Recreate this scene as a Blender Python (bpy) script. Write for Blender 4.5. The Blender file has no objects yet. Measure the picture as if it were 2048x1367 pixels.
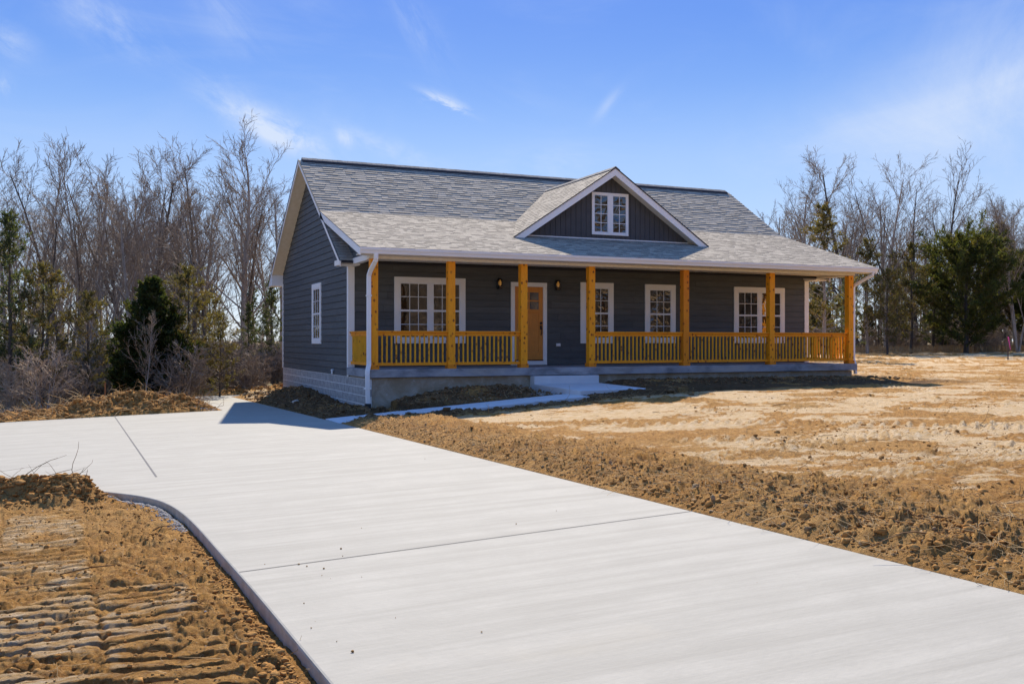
import bpy, math, random
import numpy as np
from mathutils import Vector
random.seed(7); rng = np.random.default_rng(7)
scene = bpy.context.scene
C = scene.collection
R = math.radians

# ------------------------------------------------------------------ camera
F_PX, YAW = 1900.44, 0.4137
CAM = np.array([-5.8675, -21.5238, 0.6645])
FW = np.array([math.sin(YAW), math.cos(YAW), 0.]); RT = np.array([math.cos(YAW), -math.sin(YAW), 0.])
cd = bpy.data.cameras.new('camera'); cam = bpy.data.objects.new('camera', cd); C.objects.link(cam)
cam.location = CAM; cam.rotation_euler = (R(90), 0, -YAW)
cd.sensor_width = 36; cd.lens = F_PX / 2048 * 36; cd.shift_y = -1.9 / 2048
cd.clip_start = 0.1; cd.clip_end = 6000
scene.camera = cam

# ------------------------------------------------------------------ sky and sun
SUN_EL, SUN_AZ = R(39.2), R(21.5)          # azimuth measured from +Y towards +X
w = bpy.data.worlds.new('World'); scene.world = w; w.use_nodes = True
nt = w.node_tree; N = nt.nodes; L = nt.links
for n in list(N): N.remove(n)
def nd(tree, typ, **kw):
    n = tree.nodes.new(typ)
    for k, v in kw.items():
        if k == 'i':
            for kk, vv in v.items(): n.inputs[kk].default_value = vv
        else: setattr(n, k, v)
    return n
wo = nd(nt, 'ShaderNodeOutputWorld'); bg = nd(nt, 'ShaderNodeBackground', i={'Strength': 0.10}); L.new(bg.outputs[0], wo.inputs[0])
sky = nd(nt, 'ShaderNodeTexSky', sky_type='NISHITA'); sky.sun_disc = False
sky.sun_elevation = SUN_EL; sky.sun_rotation = SUN_AZ
sky.air_density = 1.0; sky.dust_density = 0.3; sky.ozone_density = 2.0; sky.altitude = 200
hs = nd(nt, 'ShaderNodeHueSaturation', i={'Saturation': 1.25, 'Value': 1.0, 'Hue': 0.512}); L.new(sky.outputs[0], hs.inputs['Color'])
def M(op, a, b=None, c=None):
    n = nt.nodes.new('ShaderNodeMath'); n.operation = op
    for k, v in enumerate((a, b, c)):
        if v is None: continue
        if isinstance(v, (int, float)): n.inputs[k].default_value = v
        else: L.new(v, n.inputs[k])
    return n.outputs[0]
tc = nd(nt, 'ShaderNodeTexCoord'); sp = nd(nt, 'ShaderNodeSeparateXYZ'); L.new(tc.outputs['Generated'], sp.inputs[0])
AZ = M('SUBTRACT', M('ARCTAN2', sp.outputs[0], sp.outputs[1]), YAW)      # azimuth round from the house
EL = M('ARCSINE', sp.outputs[2])
def comb(x, y, z=0.0):
    n = nt.nodes.new('ShaderNodeCombineXYZ')
    for k, v in enumerate((x, y, z)):
        if isinstance(v, (int, float)): n.inputs[k].default_value = v
        else: L.new(v, n.inputs[k])
    return n.outputs[0]
def noise(vec, scale, detail=6, rough=.6, dist=0.0):
    n = nd(nt, 'ShaderNodeTexNoise', i={'Scale': scale, 'Detail': detail, 'Roughness': rough, 'Distortion': dist}); L.new(vec, n.inputs['Vector']); return n.outputs[0]
def azel(u, v):
    a = math.atan((u - 1024) / F_PX); return a, math.atan((681.6 - v) / math.hypot(F_PX, u - 1024))
def ramp(x, lo, hi):
    n = nd(nt, 'ShaderNodeMapRange', interpolation_type='SMOOTHSTEP', i={'From Min': lo, 'From Max': hi}); L.new(x, n.inputs[0]); return n.outputs[0]
def stroke(u0, v0, u1, v1, width, amount, scale=16., seed=0., lo=.42, hi=.75, stretch=3.2):
    a0, e0 = azel(u0, v0); a1, e1 = azel(u1, v1)
    ca, ce = (a0 + a1) / 2, (e0 + e1) / 2; ln = math.hypot(a1 - a0, e1 - e0) / 2; th = math.atan2(e1 - e0, a1 - a0)
    da, de = M('SUBTRACT', AZ, ca), M('SUBTRACT', EL, ce)
    s = M('ADD', M('MULTIPLY', da, math.cos(th)), M('MULTIPLY', de, math.sin(th)))
    t = M('SUBTRACT', M('MULTIPLY', de, math.cos(th)), M('MULTIPLY', da, math.sin(th)))
    wd = width / F_PX
    g = M('ADD', M('POWER', M('ABSOLUTE', M('DIVIDE', s, ln)), 2.), M('POWER', M('ABSOLUTE', M('DIVIDE', t, wd)), 2.))
    g = M('POWER', 2.718, M('MULTIPLY', g, -1.))
    nz = noise(comb(M('MULTIPLY', s, 1 / stretch), t, seed), scale, 9, .70, .6)
    return M('MULTIPLY', M('MULTIPLY', g, ramp(nz, lo, hi)), amount)
strokes = [
    stroke(440, 205, 660, 310, 26, 1.0, 30, 1.3, .30, .66, 1.6),
    stroke(490, 250, 600, 300, 16, .5, 34, 9.3, .30, .66, 1.6),
    stroke(330, 60, 560, 260, 30, .28, 22, 2.1),
    stroke(675, 255, 900, 345, 18, .5, 26, 3.7, .35, .7, 2.),
    stroke(672, 262, 705, 290, 14, .7, 30, 3.9, .25, .6, 1.2),
    stroke(845, 188, 930, 222, 12, .9, 60, 4.4, .45, .62, 3.),
    stroke(1195, 235, 1240, 180, 10, .35, 30, 5.2, .3, .65),
    stroke(100, -30, 330, 110, 40, .45, 16, 6.6, .38, .7),
    stroke(-40, 40, 60, 110, 30, .4, 20, 7.1, .4, .7),
    stroke(390, -40, 520, 120, 40, .25, 16, 8.2, .4, .7),
    stroke(790, -20, 890, 130, 30, .28, 20, 2.9, .4, .7),
    stroke(950, 340, 1250, 320, 40, .35, 18, 1.9, .35, .7),
    stroke(1900, 60, 2150, 330, 210, .62, 5, 3.1, .25, .8, 1.5),
    stroke(1500, 330, 2150, 180, 90, .55, 6, 4.1, .25, .8, 2.),
    stroke(0, 150, 20, 190, 14, .5, 24, 6.1, .4, .7),
]
cl = strokes[0]
for s_ in strokes[1:]: cl = M('ADD', cl, s_)
veil = M('MULTIPLY', ramp(noise(comb(AZ, M('MULTIPLY', EL, 2.4), 3.3), 3.2, 8, .6, 1.2), .42, .85), .20)
cl = M('MINIMUM', M('ADD', cl, veil), .92)
# the photograph's deep polarised blue, laid over the physical sky by height above the horizon
gr = nd(nt, 'ShaderNodeValToRGB'); L.new(M('DIVIDE', EL, math.pi/2), gr.inputs[0]); gr.color_ramp.interpolation = 'B_SPLINE'
GK = 5.8
stops = [(0., (.66, .78, .97)), (.055, (.50, .67, .96)), (.12, (.36, .56, .95)), (.165, (.18, .385, .90)), (.225, (.09, .25, .83)), (.40, (.12, .32, .92)), (1., (.20, .45, 1.0))]
e_ = gr.color_ramp.elements
e_[0].position, e_[0].color = stops[0][0], (*stops[0][1], 1); e_[1].position, e_[1].color = stops[-1][0], (*stops[-1][1], 1)
for p_, c_ in stops[1:-1]: q_ = e_.new(p_); q_.color = (*c_, 1)
gm = nd(nt, 'ShaderNodeMix', data_type='RGBA', blend_type='MULTIPLY'); gm.inputs['Factor'].default_value = 1; gm.inputs['B'].default_value = (GK, GK, GK, 1); L.new(gr.outputs[0], gm.inputs['A'])
m0 = nd(nt, 'ShaderNodeMix', data_type='RGBA'); m0.inputs['Factor'].default_value = .85
L.new(hs.outputs[0], m0.inputs['A']); L.new(gm.outputs['Result'], m0.inputs['B'])
m1 = nd(nt, 'ShaderNodeMix', data_type='RGBA'); m1.inputs['B'].default_value = (4.2, 4.8, 5.9, 1)
L.new(cl, m1.inputs['Factor']); L.new(m0.outputs['Result'], m1.inputs['A']); L.new(m1.outputs['Result'], bg.inputs[0])

sl = bpy.data.lights.new('sun', 'SUN'); sl.energy = 4.9; sl.angle = R(.53); sl.color = (1, .905, .76)
so = bpy.data.objects.new('sun', sl); C.objects.link(so)
sdir = Vector((math.sin(SUN_AZ) * math.cos(SUN_EL), math.cos(SUN_AZ) * math.cos(SUN_EL), math.sin(SUN_EL)))
so.rotation_euler = sdir.to_track_quat('Z', 'Y').to_euler(); so.location = (20, 40, 30)
vs = scene.view_settings; vs.view_transform = 'Standard'; vs.look = 'None'; vs.gamma = 1; vs.exposure = 0.74; vs.use_curve_mapping = False
scene.cycles.max_bounces = 6; scene.cycles.diffuse_bounces = 3; scene.cycles.glossy_bounces = 3; scene.cycles.transmission_bounces = 4
scene.cycles.transparent_max_bounces = 6; scene.cycles.caustics_reflective = False; scene.cycles.caustics_refractive = False

# ------------------------------------------------------------------ materials
MATS = {}
def mat(name, col, rough=.7, metal=0., spec=.35, var=None, vscale=6., vcoord='Object', stretch=(1, 1, 1), bump=0., bscale=40., extra=None, col2=None, lo=.35, hi=.68):
    """procedural material: base colour, a second colour mixed in by stretched noise, noise bump"""
    m = bpy.data.materials.new(name); m.use_nodes = True; t = m.node_tree; b = t.nodes['Principled BSDF']
    b.inputs['Roughness'].default_value = rough; b.inputs['Metallic'].default_value = metal; b.inputs['Specular IOR Level'].default_value = spec
    tc = t.nodes.new('ShaderNodeTexCoord'); mp = t.nodes.new('ShaderNodeMapping'); mp.inputs['Scale'].default_value = stretch
    t.links.new(tc.outputs[vcoord], mp.inputs[0])
    n1 = nd(t, 'ShaderNodeTexNoise', i={'Scale': vscale, 'Detail': 7., 'Roughness': .62}); t.links.new(mp.outputs[0], n1.inputs['Vector'])
    mr = nd(t, 'ShaderNodeMapRange', i={'From Min': lo, 'From Max': hi}); t.links.new(n1.outputs[0], mr.inputs[0])
    mx = nd(t, 'ShaderNodeMix', data_type='RGBA'); mx.inputs['A'].default_value = (*col, 1)
    c2 = col2 if col2 else tuple(min(1, c * (1 + (var if var is not None else .15))) for c in col)
    mx.inputs['B'].default_value = (*c2, 1); t.links.new(mr.outputs[0], mx.inputs['Factor'])
    out = mx.outputs['Result']
    if extra: out = extra(t, tc, mp, out, b)
    t.links.new(out, b.inputs['Base Color'])
    if bump:
        n2 = nd(t, 'ShaderNodeTexNoise', i={'Scale': bscale, 'Detail': 5., 'Roughness': .6}); t.links.new(mp.outputs[0], n2.inputs['Vector'])
        bp = nd(t, 'ShaderNodeBump', i={'Strength': 1.0, 'Distance': bump}); t.links.new(n2.outputs[0], bp.inputs['Height']); t.links.new(bp.outputs[0], b.inputs['Normal'])
    MATS[name] = m; return m
def mixc(t, fac, a, bcol, blend='MIX'):
    mx = nd(t, 'ShaderNodeMix', data_type='RGBA', blend_type=blend)
    for s, v in (('Factor', fac), ('A', a), ('B', bcol)):
        if isinstance(v, (float, int)): mx.inputs[s].default_value = v
        elif isinstance(v, tuple): mx.inputs[s].default_value = (*v, 1)
        else: t.links.new(v, mx.inputs[s])
    return mx.outputs['Result']
def mrange(t, x, a, b, c=0., d=1.):
    n = nd(t, 'ShaderNodeMapRange', i={'From Min': a, 'From Max': b, 'To Min': c, 'To Max': d}); t.links.new(x, n.inputs[0]); return n.outputs[0]
def tnoise(t, vec, scale, detail=6, rough=.6, dist=0., stretch=None):
    if stretch:
        mp = t.nodes.new('ShaderNodeMapping'); mp.inputs['Scale'].default_value = stretch; t.links.new(vec, mp.inputs[0]); vec = mp.outputs[0]
    n = nd(t, 'ShaderNodeTexNoise', i={'Scale': scale, 'Detail': float(detail), 'Roughness': rough, 'Distortion': dist}); t.links.new(vec, n.inputs['Vector']); return n.outputs[0]
def island(t, lo, hi):
    g = t.nodes.new('ShaderNodeNewGeometry'); return mrange(t, g.outputs['Random Per Island'], 0, 1, lo, hi)
def value_by(t, col, f):
    h = nd(t, 'ShaderNodeHueSaturation'); t.links.new(col, h.inputs['Color']); t.links.new(f, h.inputs['Value']); return h.outputs[0]

# concrete with broom streaks running across the drive
def concrete_extra(t, tc, mp, out, b):
    o = tc.outputs['Object']
    s1 = tnoise(t, o, 3.0, 6, .65, 0, (.12, 2.2, 1)); out = mixc(t, mrange(t, s1, .42, .64, 0, .8), out, (.275, .262, .228)); s4 = tnoise(t, o, 55., 4, .75, 0, (.35, 1.6, 1)); out = mixc(t, mrange(t, s4, .35, .7, 0, .35), out, (.25, .238, .205))
    s2 = tnoise(t, o, 9.0, 4, .7, 0, (.1, 7., 1)); out = mixc(t, mrange(t, s2, .3, .8, 0, .3), out, (.415, .395, .345))
    st = tnoise(t, o, 1.1, 3, .5); out = mixc(t, mrange(t, st, .66, .76, 0, .35), out, (.36, .33, .27))
    sk = tnoise(t, o, 38., 3, .6); out = mixc(t, mrange(t, sk, .70, .80, 0, .5), out, (.3, .29, .27))
    return out
mat('concrete', (.372, .355, .312), .85, spec=.2, vscale=2.6, col2=(.318, .304, .267), bump=.0022, bscale=30, stretch=(1, 1, 1), extra=concrete_extra)
mat('concrete_edge', (.36, .30, .22), .9, spec=.15, vscale=5, col2=(.50, .44, .36), bump=.01, bscale=18)
mat('joint', (.16, .155, .15), .95, spec=.1)
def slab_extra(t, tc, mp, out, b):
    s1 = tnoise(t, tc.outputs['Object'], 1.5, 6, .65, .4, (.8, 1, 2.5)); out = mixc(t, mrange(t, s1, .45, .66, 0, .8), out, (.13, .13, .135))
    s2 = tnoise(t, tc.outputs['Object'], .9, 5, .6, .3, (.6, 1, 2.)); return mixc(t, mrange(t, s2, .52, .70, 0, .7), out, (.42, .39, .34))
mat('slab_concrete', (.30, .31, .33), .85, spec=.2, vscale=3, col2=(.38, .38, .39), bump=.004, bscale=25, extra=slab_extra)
mat('step_concrete', (.55, .56, .58), .85, spec=.2, vscale=2.5, col2=(.62, .62, .62), bump=.003, bscale=30)
def block_extra(t, tc, mp, out, b):
    sx = t.nodes.new('ShaderNodeSeparateXYZ'); t.links.new(tc.outputs['Object'], sx.inputs[0])
    return out
def parged_extra(t, tc, mp, out, b):
    s = tnoise(t, tc.outputs['Object'], 2.4, 6, .7, .5); out = mixc(t, mrange(t, s, .35, .6), out, (.30, .24, .16))
    s = tnoise(t, tc.outputs['Object'], 8, 5, .7, .3, (1, 1, 2)); return mixc(t, mrange(t, s, .62, .72, 0, .7), out, (.55, .53, .50))
mat('block', (.30, .285, .27), .95, spec=.1, vscale=7, col2=(.50, .47, .44), bump=.035, bscale=14)
mat('mortar', (.72, .70, .66), .95, spec=.1, bump=.006, bscale=30)
mat('parged', (.40, .35, .28), .95, spec=.1, vscale=5, col2=(.46, .40, .31), bump=.02, bscale=10, extra=parged_extra)
mat('siding', (.080, .084, .082), .62, spec=.35, vscale=2.2, stretch=(1, 1, 5), col2=(.102, .107, .105), bump=.0014, bscale=35, extra=lambda t, tc, mp, out, b: value_by(t, out, island(t, .90, 1.10)))
mat('batten_siding', (.062, .062, .064), .62, spec=.3, vscale=3, col2=(.078, .078, .080), bump=.0012, bscale=35)
mat('white_trim', (.86, .82, .76), .5, spec=.4, vscale=1.6, col2=(.86, .85, .83), bump=.0012, bscale=20)
mat('vinyl', (.80, .80, .80), .35, spec=.5, var=.0)
mat('soffit', (.74, .68, .56), .6, spec=.3, vscale=8, col2=(.82, .77, .67))
mat('black_metal', (.010, .010, .011), .35, spec=.5, metal=.2)
mat('black_plastic', (.02, .02, .02), .5)
mat('roof_edge', (.028, .03, .038), .7)
def shingle_extra(t, tc, mp, out, b):
    out = value_by(t, out, island(t, .84, 1.16))
    s = tnoise(t, tc.outputs['Object'], 160., 3, .7); return mixc(t, mrange(t, s, .5, .7, 0, .55), out, (.09, .085, .08))
mat('shingle', (.47, .405, .315), .95, spec=.12, vscale=9., col2=(.39, .335, .265), bump=.004, bscale=120, extra=shingle_extra)
mat('ridge_shingle', (.20, .19, .18), .95, spec=.12, vscale=12., col2=(.28, .26, .24), bump=.004, bscale=90, extra=shingle_extra)
def wood_extra(sz=6., kn=.055, st=(1, 1, .16)):
    def f(t, tc, mp, out, b):
        g = tnoise(t, tc.outputs['Object'], 14., 6, .6, 1.2, (3, 3, .35)); out = mixc(t, mrange(t, g, .4, .75, 0, .65), out, (.70, .20, .010))
        v = nd(t, 'ShaderNodeTexVoronoi', i={'Scale': sz}); m2 = t.nodes.new('ShaderNodeMapping'); m2.inputs['Scale'].default_value = (1, 1, .75)
        t.links.new(tc.outputs['Object'], m2.inputs[0]); t.links.new(m2.outputs[0], v.inputs['Vector'])
        out = mixc(t, mrange(t, v.outputs['Distance'], kn * 2.6, kn * .9), out, (.30, .065, .008))
        out = mixc(t, mrange(t, v.outputs['Distance'], kn * 1.2, kn * .6), out, (.035, .008, .003))
        return out
    return f
mat('cedar_wood', (.98, .355, .010), .5, spec=.3, vscale=2.5, stretch=(1, 1, .4), col2=(.94, .40, .012), extra=wood_extra(8.5, .12), bump=.002, bscale=60)
mat('cedar_rail', (.92, .36, .010), .5, spec=.3, vscale=4, stretch=(1, 1, 1), col2=(.84, .29, .010), extra=wood_extra(7., .10), bump=.001, bscale=60)
def baluster_extra(t, tc, mp, out, b):
    out = value_by(t, out, island(t, .8, 1.2)); f = wood_extra(9., .13); return f(t, tc, mp, out, b)
mat('baluster_wood', (.88, .42, .016), .55, spec=.3, vscale=3, col2=(.74, .38, .016), extra=baluster_extra)
mat('cedar_base', (.72, .22, .012), .5, spec=.3, vscale=4, col2=(.80, .29, .012), extra=wood_extra(7., .1))
def door_extra(t, tc, mp, out, b):
    g = tnoise(t, tc.outputs['Object'], 10., 6, .6, .8, (5, 5, .5)); return mixc(t, mrange(t, g, .35, .7), out, (.56, .21, .04))
mat('door_wood', (.66, .255, .045), .45, spec=.35, extra=door_extra)
def glass_mat(name, wav, base=(.012, .013, .014), refl=.55):
    m = bpy.data.materials.new(name); m.use_nodes = True; t = m.node_tree; b = t.nodes['Principled BSDF']
    b.inputs['Base Color'].default_value = (*base, 1); b.inputs['Roughness'].default_value = .03
    b.inputs['IOR'].default_value = 1.9; b.inputs['Specular IOR Level'].default_value = refl; b.inputs['Coat Weight'].default_value = .5; b.inputs['Coat Roughness'].default_value = .02
    tc = t.nodes.new('ShaderNodeTexCoord'); n = nd(t, 'ShaderNodeTexNoise', i={'Scale': 2.2, 'Detail': 2., 'Roughness': .5, 'Distortion': 1.}); t.links.new(tc.outputs['Object'], n.inputs['Vector'])
    bp = nd(t, 'ShaderNodeBump', i={'Strength': 1., 'Distance': wav}); t.links.new(n.outputs[0], bp.inputs['Height']); t.links.new(bp.outputs[0], b.inputs['Normal']); t.links.new(bp.outputs[0], b.inputs['Coat Normal'])
    MATS[name] = m
glass_mat('glass', .012); glass_mat('wavy_glass', .05); glass_mat('lite_glass', .03, (.10, .10, .10))
m = bpy.data.materials.new('lamp_glass'); m.use_nodes = True; b = m.node_tree.nodes['Principled BSDF']
b.inputs['Transmission Weight'].default_value = .9; b.inputs['Roughness'].default_value = .08; b.inputs['Base Color'].default_value = (.22, .19, .16, 1); MATS['lamp_glass'] = m
m = bpy.data.materials.new('bulb'); m.use_nodes = True; b = m.node_tree.nodes['Principled BSDF']
b.inputs['Base Color'].default_value = (.9, .6, .2, 1); b.inputs['Emission Color'].default_value = (1, .48, .10, 1); b.inputs['Emission Strength'].default_value = .35; MATS['bulb'] = m
mat('bark', (.27, .215, .165), .95, spec=.1, vscale=5, stretch=(1, 1, .3), col2=(.45, .385, .32), bump=.03, bscale=12)
mat('dark_bark', (.07, .058, .05), .95, spec=.1, vscale=5, stretch=(1, 1, .3), col2=(.13, .11, .09), bump=.03, bscale=12)
mat('pale_bark', (.32, .285, .25), .9, spec=.1, vscale=5, stretch=(1, 1, .3), col2=(.44, .40, .36), bump=.02, bscale=12)
mat('twig', (.20, .15, .11), .9, spec=.1, vscale=3, col2=(.34, .27, .205))
mat('pale_twig', (.36, .27, .19), .9, spec=.1, vscale=3, col2=(.50, .40, .30))
def leaf_mat(name, c1, c2, c3):
    def ex(t, tc, mp, out, b):
        out = value_by(t, out, island(t, .55, 1.35))
        s = tnoise(t, tc.outputs['Object'], 1.3, 4, .6); return mixc(t, mrange(t, s, .5, .68), out, c3)
    m = mat(name, c1, .75, spec=.2, vscale=2.2, col2=c2, extra=ex); t = m.node_tree; b = t.nodes['Principled BSDF']
    tr = t.nodes.new('ShaderNodeBsdfTranslucent'); src = b.inputs['Base Color'].links[0].from_socket
    t.links.new(mixc(t, 1., src, (1.35, 1.2, .65), 'MULTIPLY'), tr.inputs[0]); ms = t.nodes.new('ShaderNodeMixShader'); ms.inputs[0].default_value = .5
    out = [n for n in t.nodes if n.type == 'OUTPUT_MATERIAL'][0]; t.links.new(b.outputs[0], ms.inputs[1]); t.links.new(tr.outputs[0], ms.inputs[2]); t.links.new(ms.outputs[0], out.inputs[0])
leaf_mat('cedar_leaf', (.062, .086, .025), (.098, .112, .030), (.13, .115, .034))
leaf_mat('dark_cedar_leaf', (.030, .048, .014), (.052, .072, .020), (.095, .090, .026))
leaf_mat('olive_leaf', (.10, .10, .036), (.13, .115, .045), (.17, .12, .05))
leaf_mat('pine_leaf', (.055, .080, .035), (.085, .105, .045), (.12, .12, .06))
mat('clod', (.27, .125, .034), .98, spec=.05, vscale=9, col2=(.47, .26, .09), bump=.012, bscale=30)
mat('shade_clod', (.13, .078, .038), .98, spec=.05, vscale=9, col2=(.21, .13, .065), bump=.012, bscale=30)  # darker copy of clod, house shade painted into its colour
mat('clod_grey', (.17, .085, .032), .98, spec=.05, vscale=9, col2=(.46, .34, .20), bump=.012, bscale=30)
mat('straw', (.52, .38, .20), .9, spec=.1, vscale=3, col2=(.36, .22, .10))
mat('root', (.10, .055, .03), .95, spec=.1, vscale=6, col2=(.2, .12, .06))
mat('gravel', (.26, .24, .21), .9, spec=.1, vscale=9, col2=(.42, .40, .38))
mat('rock', (.46, .41, .35), .85, spec=.15, vscale=8, col2=(.62, .58, .52), bump=.01, bscale=20)
mat('dead_leaf', (.30, .15, .05), .9, spec=.1, vscale=3, col2=(.46, .27, .11))
mat('pink_tape', (.85, .12, .45), .5); mat('stake_wood', (.42, .16, .06), .9, spec=.1); mat('stake_post', (.10, .08, .07), .9, spec=.1)

# ------------------------------------------------------------------ mesh helpers
def tag(o, label=None, cat=None, group=None, kind=None):
    if label: o['label'] = label
    if cat: o['category'] = cat
    if group: o['group'] = group
    if kind: o['kind'] = kind
    return o
def empty(name, loc=(0, 0, 0), rz=0.):
    o = bpy.data.objects.new(name, None); C.objects.link(o); o.location = loc; o.rotation_euler = (0, 0, rz); return o
def np_mesh(name, V, Fq=None, Ft=None):
    me = bpy.data.meshes.new(name); V = np.asarray(V, np.float32)
    loops = []; starts = []; tot = []; n = 0
    if Fq is not None and len(Fq):
        Fq = np.asarray(Fq, np.int32); loops.append(Fq.ravel()); starts.append(np.arange(len(Fq)) * 4); n = len(Fq) * 4
    if Ft is not None and len(Ft):
        Ft = np.asarray(Ft, np.int32); loops.append(Ft.ravel()); starts.append(n + np.arange(len(Ft)) * 3)
    loops = np.concatenate(loops).astype(np.int32); starts = np.concatenate(starts).astype(np.int32)
    me.vertices.add(len(V)); me.vertices.foreach_set('co', V.ravel())
    me.loops.add(len(loops)); me.loops.foreach_set('vertex_index', loops)
    me.polygons.add(len(starts)); me.polygons.foreach_set('loop_start', starts)
    me.update(calc_edges=True); me.validate(); return me
def link(name, me, material, parent=None, smooth=False):
    o = bpy.data.objects.new(name, me); C.objects.link(o)
    if material:
        for mm in (material if isinstance(material, (list, tuple)) else [material]): me.materials.append(MATS[mm])
    if parent is not None: o.parent = parent
    if smooth: me.polygons.foreach_set('use_smooth', np.ones(len(me.polygons), bool))
    return o
class MB:
    def __init__(s): s.v = []; s.f = []; s.mi = []
    def hexa(s, p, m=0):                       # 8 points: bottom ring 0-3, top ring 4-7
        b = len(s.v); s.v += [tuple(map(float, q)) for q in p]
        s.f += [(b, b+3, b+2, b+1), (b+4, b+5, b+6, b+7), (b, b+1, b+5, b+4), (b+1, b+2, b+6, b+5), (b+2, b+3, b+7, b+6), (b+3, b, b+4, b+7)]; s.mi += [m] * 6
    def box(s, x0, x1, y0, y1, z0, z1, m=0): s.hexa([(x0,y0,z0),(x1,y0,z0),(x1,y1,z0),(x0,y1,z0),(x0,y0,z1),(x1,y0,z1),(x1,y1,z1),(x0,y1,z1)], m)
    def prism(s, poly, ax, a, b_, m=0):        # poly of 2-D points extruded along axis ax from a to b
        n = len(poly); b = len(s.v)
        for t in (a, b_):
            for p in poly:
                s.v.append({0: (t, p[0], p[1]), 1: (p[0], t, p[1]), 2: (p[0], p[1], t)}[ax])
        s.f.append(tuple(range(b, b+n))[::-1]); s.f.append(tuple(range(b+n, b+2*n))); s.mi += [m, m]
        for i in range(n): j = (i+1) % n; s.f.append((b+i, b+j, b+n+j, b+n+i)); s.mi.append(m)
    def tube(s, pts, rad, n=8, sq=None, m=0):  # round, or rectangular when sq=(w,d)
        pts = [Vector(p) for p in pts]; rings = []
        up0 = Vector((0, 1, .001))
        for i, p in enumerate(pts):
            d = (pts[min(i+1, len(pts)-1)] - pts[max(i-1, 0)]).normalized()
            x = up0.cross(d); x = x.normalized() if x.length > 1e-4 else Vector((1, 0, 0)); y = d.cross(x)
            r = rad[i] if isinstance(rad, (list, tuple)) else rad; ring = []
            if sq: cs = [(-sq[0]/2, -sq[1]/2), (sq[0]/2, -sq[1]/2), (sq[0]/2, sq[1]/2), (-sq[0]/2, sq[1]/2)]
            else: cs = [(r*math.cos(2*math.pi*k/n), r*math.sin(2*math.pi*k/n)) for k in range(n)]
            for a, b in cs: ring.append(len(s.v)); s.v.append(tuple(p + x*a + y*b))
            rings.append(ring)
        for a, b in zip(rings, rings[1:]):
            k = len(a)
            for i in range(k): s.f.append((a[i], a[(i+1) % k], b[(i+1) % k], b[i])); s.mi.append(m)
        s.f.append(tuple(rings[0][::-1])); s.f.append(tuple(rings[-1])); s.mi += [m, m]
    def build(s, name, material, parent=None, bevel=0., smooth=False):
        me = bpy.data.meshes.new(name); me.from_pydata(s.v, [], s.f); 
        o = link(name, me, material, parent, smooth)
        if len(set(s.mi)) > 1: me.polygons.foreach_set('material_index', s.mi)
        me.update()
        import bmesh
        bm = bmesh.new(); bm.from_mesh(me); bmesh.ops.recalc_face_normals(bm, faces=bm.faces); bm.to_mesh(me); bm.free()
        if bevel:
            bv = o.modifiers.new('bevel', 'BEVEL'); bv.width = bevel; bv.segments = 2; bv.limit_method = 'ANGLE'
        return o
# numpy noise
def _h(ix, iy, s):
    n = (ix.astype(np.int64) * 374761393 + iy.astype(np.int64) * 668265263 + s * 2147483647) & 0xffffffff
    n = ((n ^ (n >> 13)) * 1274126177) & 0xffffffff; n = (n ^ (n >> 16)) & 0xffffffff
    return n / 4294967295.0
def vnoise(x, y, s=0):
    ix = np.floor(x); iy = np.floor(y); fx = x - ix; fy = y - iy
    fx = fx*fx*fx*(fx*(fx*6-15)+10); fy = fy*fy*fy*(fy*(fy*6-15)+10)
    a = _h(ix, iy, s); b = _h(ix+1, iy, s); c = _h(ix, iy+1, s); d = _h(ix+1, iy+1, s)
    return (a*(1-fx)+b*fx)*(1-fy) + (c*(1-fx)+d*fx)*fy
def fbm(x, y, f, o=4, s=0, g=.5):
    r = 0; a = 1; t = 0
    for k in range(o):
        r = r + a * vnoise(x*f*1.0 + 17.3*k, y*f + 9.1*k, s + k); t += a; a *= g; f *= 2.03
    return r / t
def clods(x, y, cell, s, fill=.6):
    """rounded lumps of random size, one per cell of a jittered grid"""
    gx, gy = np.floor(x/cell), np.floor(y/cell); h = np.zeros_like(x)
    for dx in (-1, 0, 1):
        for dy in (-1, 0, 1):
            cx, cy = gx+dx, gy+dy; px_ = (cx+_h(cx, cy, s))*cell; py_ = (cy+_h(cx, cy, s+1))*cell; k = _h(cx, cy, s+2); r = cell*(.28+.42*_h(cx, cy, s+3)); an = _h(cx, cy, s+4)*3.1
            ex = (x-px_)*np.cos(an)+(y-py_)*np.sin(an); ey = ((y-py_)*np.cos(an)-(x-px_)*np.sin(an))*1.45
            d2 = np.abs(ex/r)**2.6 + np.abs(ey/r)**2.6
            h = np.maximum(h, np.where(k < fill, r*.75*np.sqrt(np.maximum(0, 1-d2)), 0))
    return h
def sst(x, a, b):
    t = np.clip((x - a) / (b - a), 0, 1); return t*t*(3 - 2*t)
def pt_seg(X, Y, poly, closed=True):
    d = np.full(X.shape, 1e9); n = len(poly)
    for i in range(n if closed else n-1):
        x0, y0 = poly[i]; x1, y1 = poly[(i+1) % n]; dx, dy = x1-x0, y1-y0
        t = np.clip(((X-x0)*dx + (Y-y0)*dy) / (dx*dx+dy*dy+1e-12), 0, 1)
        d = np.minimum(d, np.hypot(X-x0-t*dx, Y-y0-t*dy))
    return d
def inside(X, Y, poly):
    r = np.zeros(X.shape, bool); n = len(poly)
    for i in range(n):
        x0, y0 = poly[i]; x1, y1 = poly[(i+1) % n]
        if y0 == y1: continue
        c = ((y0 > Y) != (y1 > Y)) & (X < (x1-x0)*(Y-y0)/(y1-y0)+x0); r ^= c
    return r
def sdist(X, Y, poly): return pt_seg(X, Y, poly) * np.where(inside(X, Y, poly), -1, 1)

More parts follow.
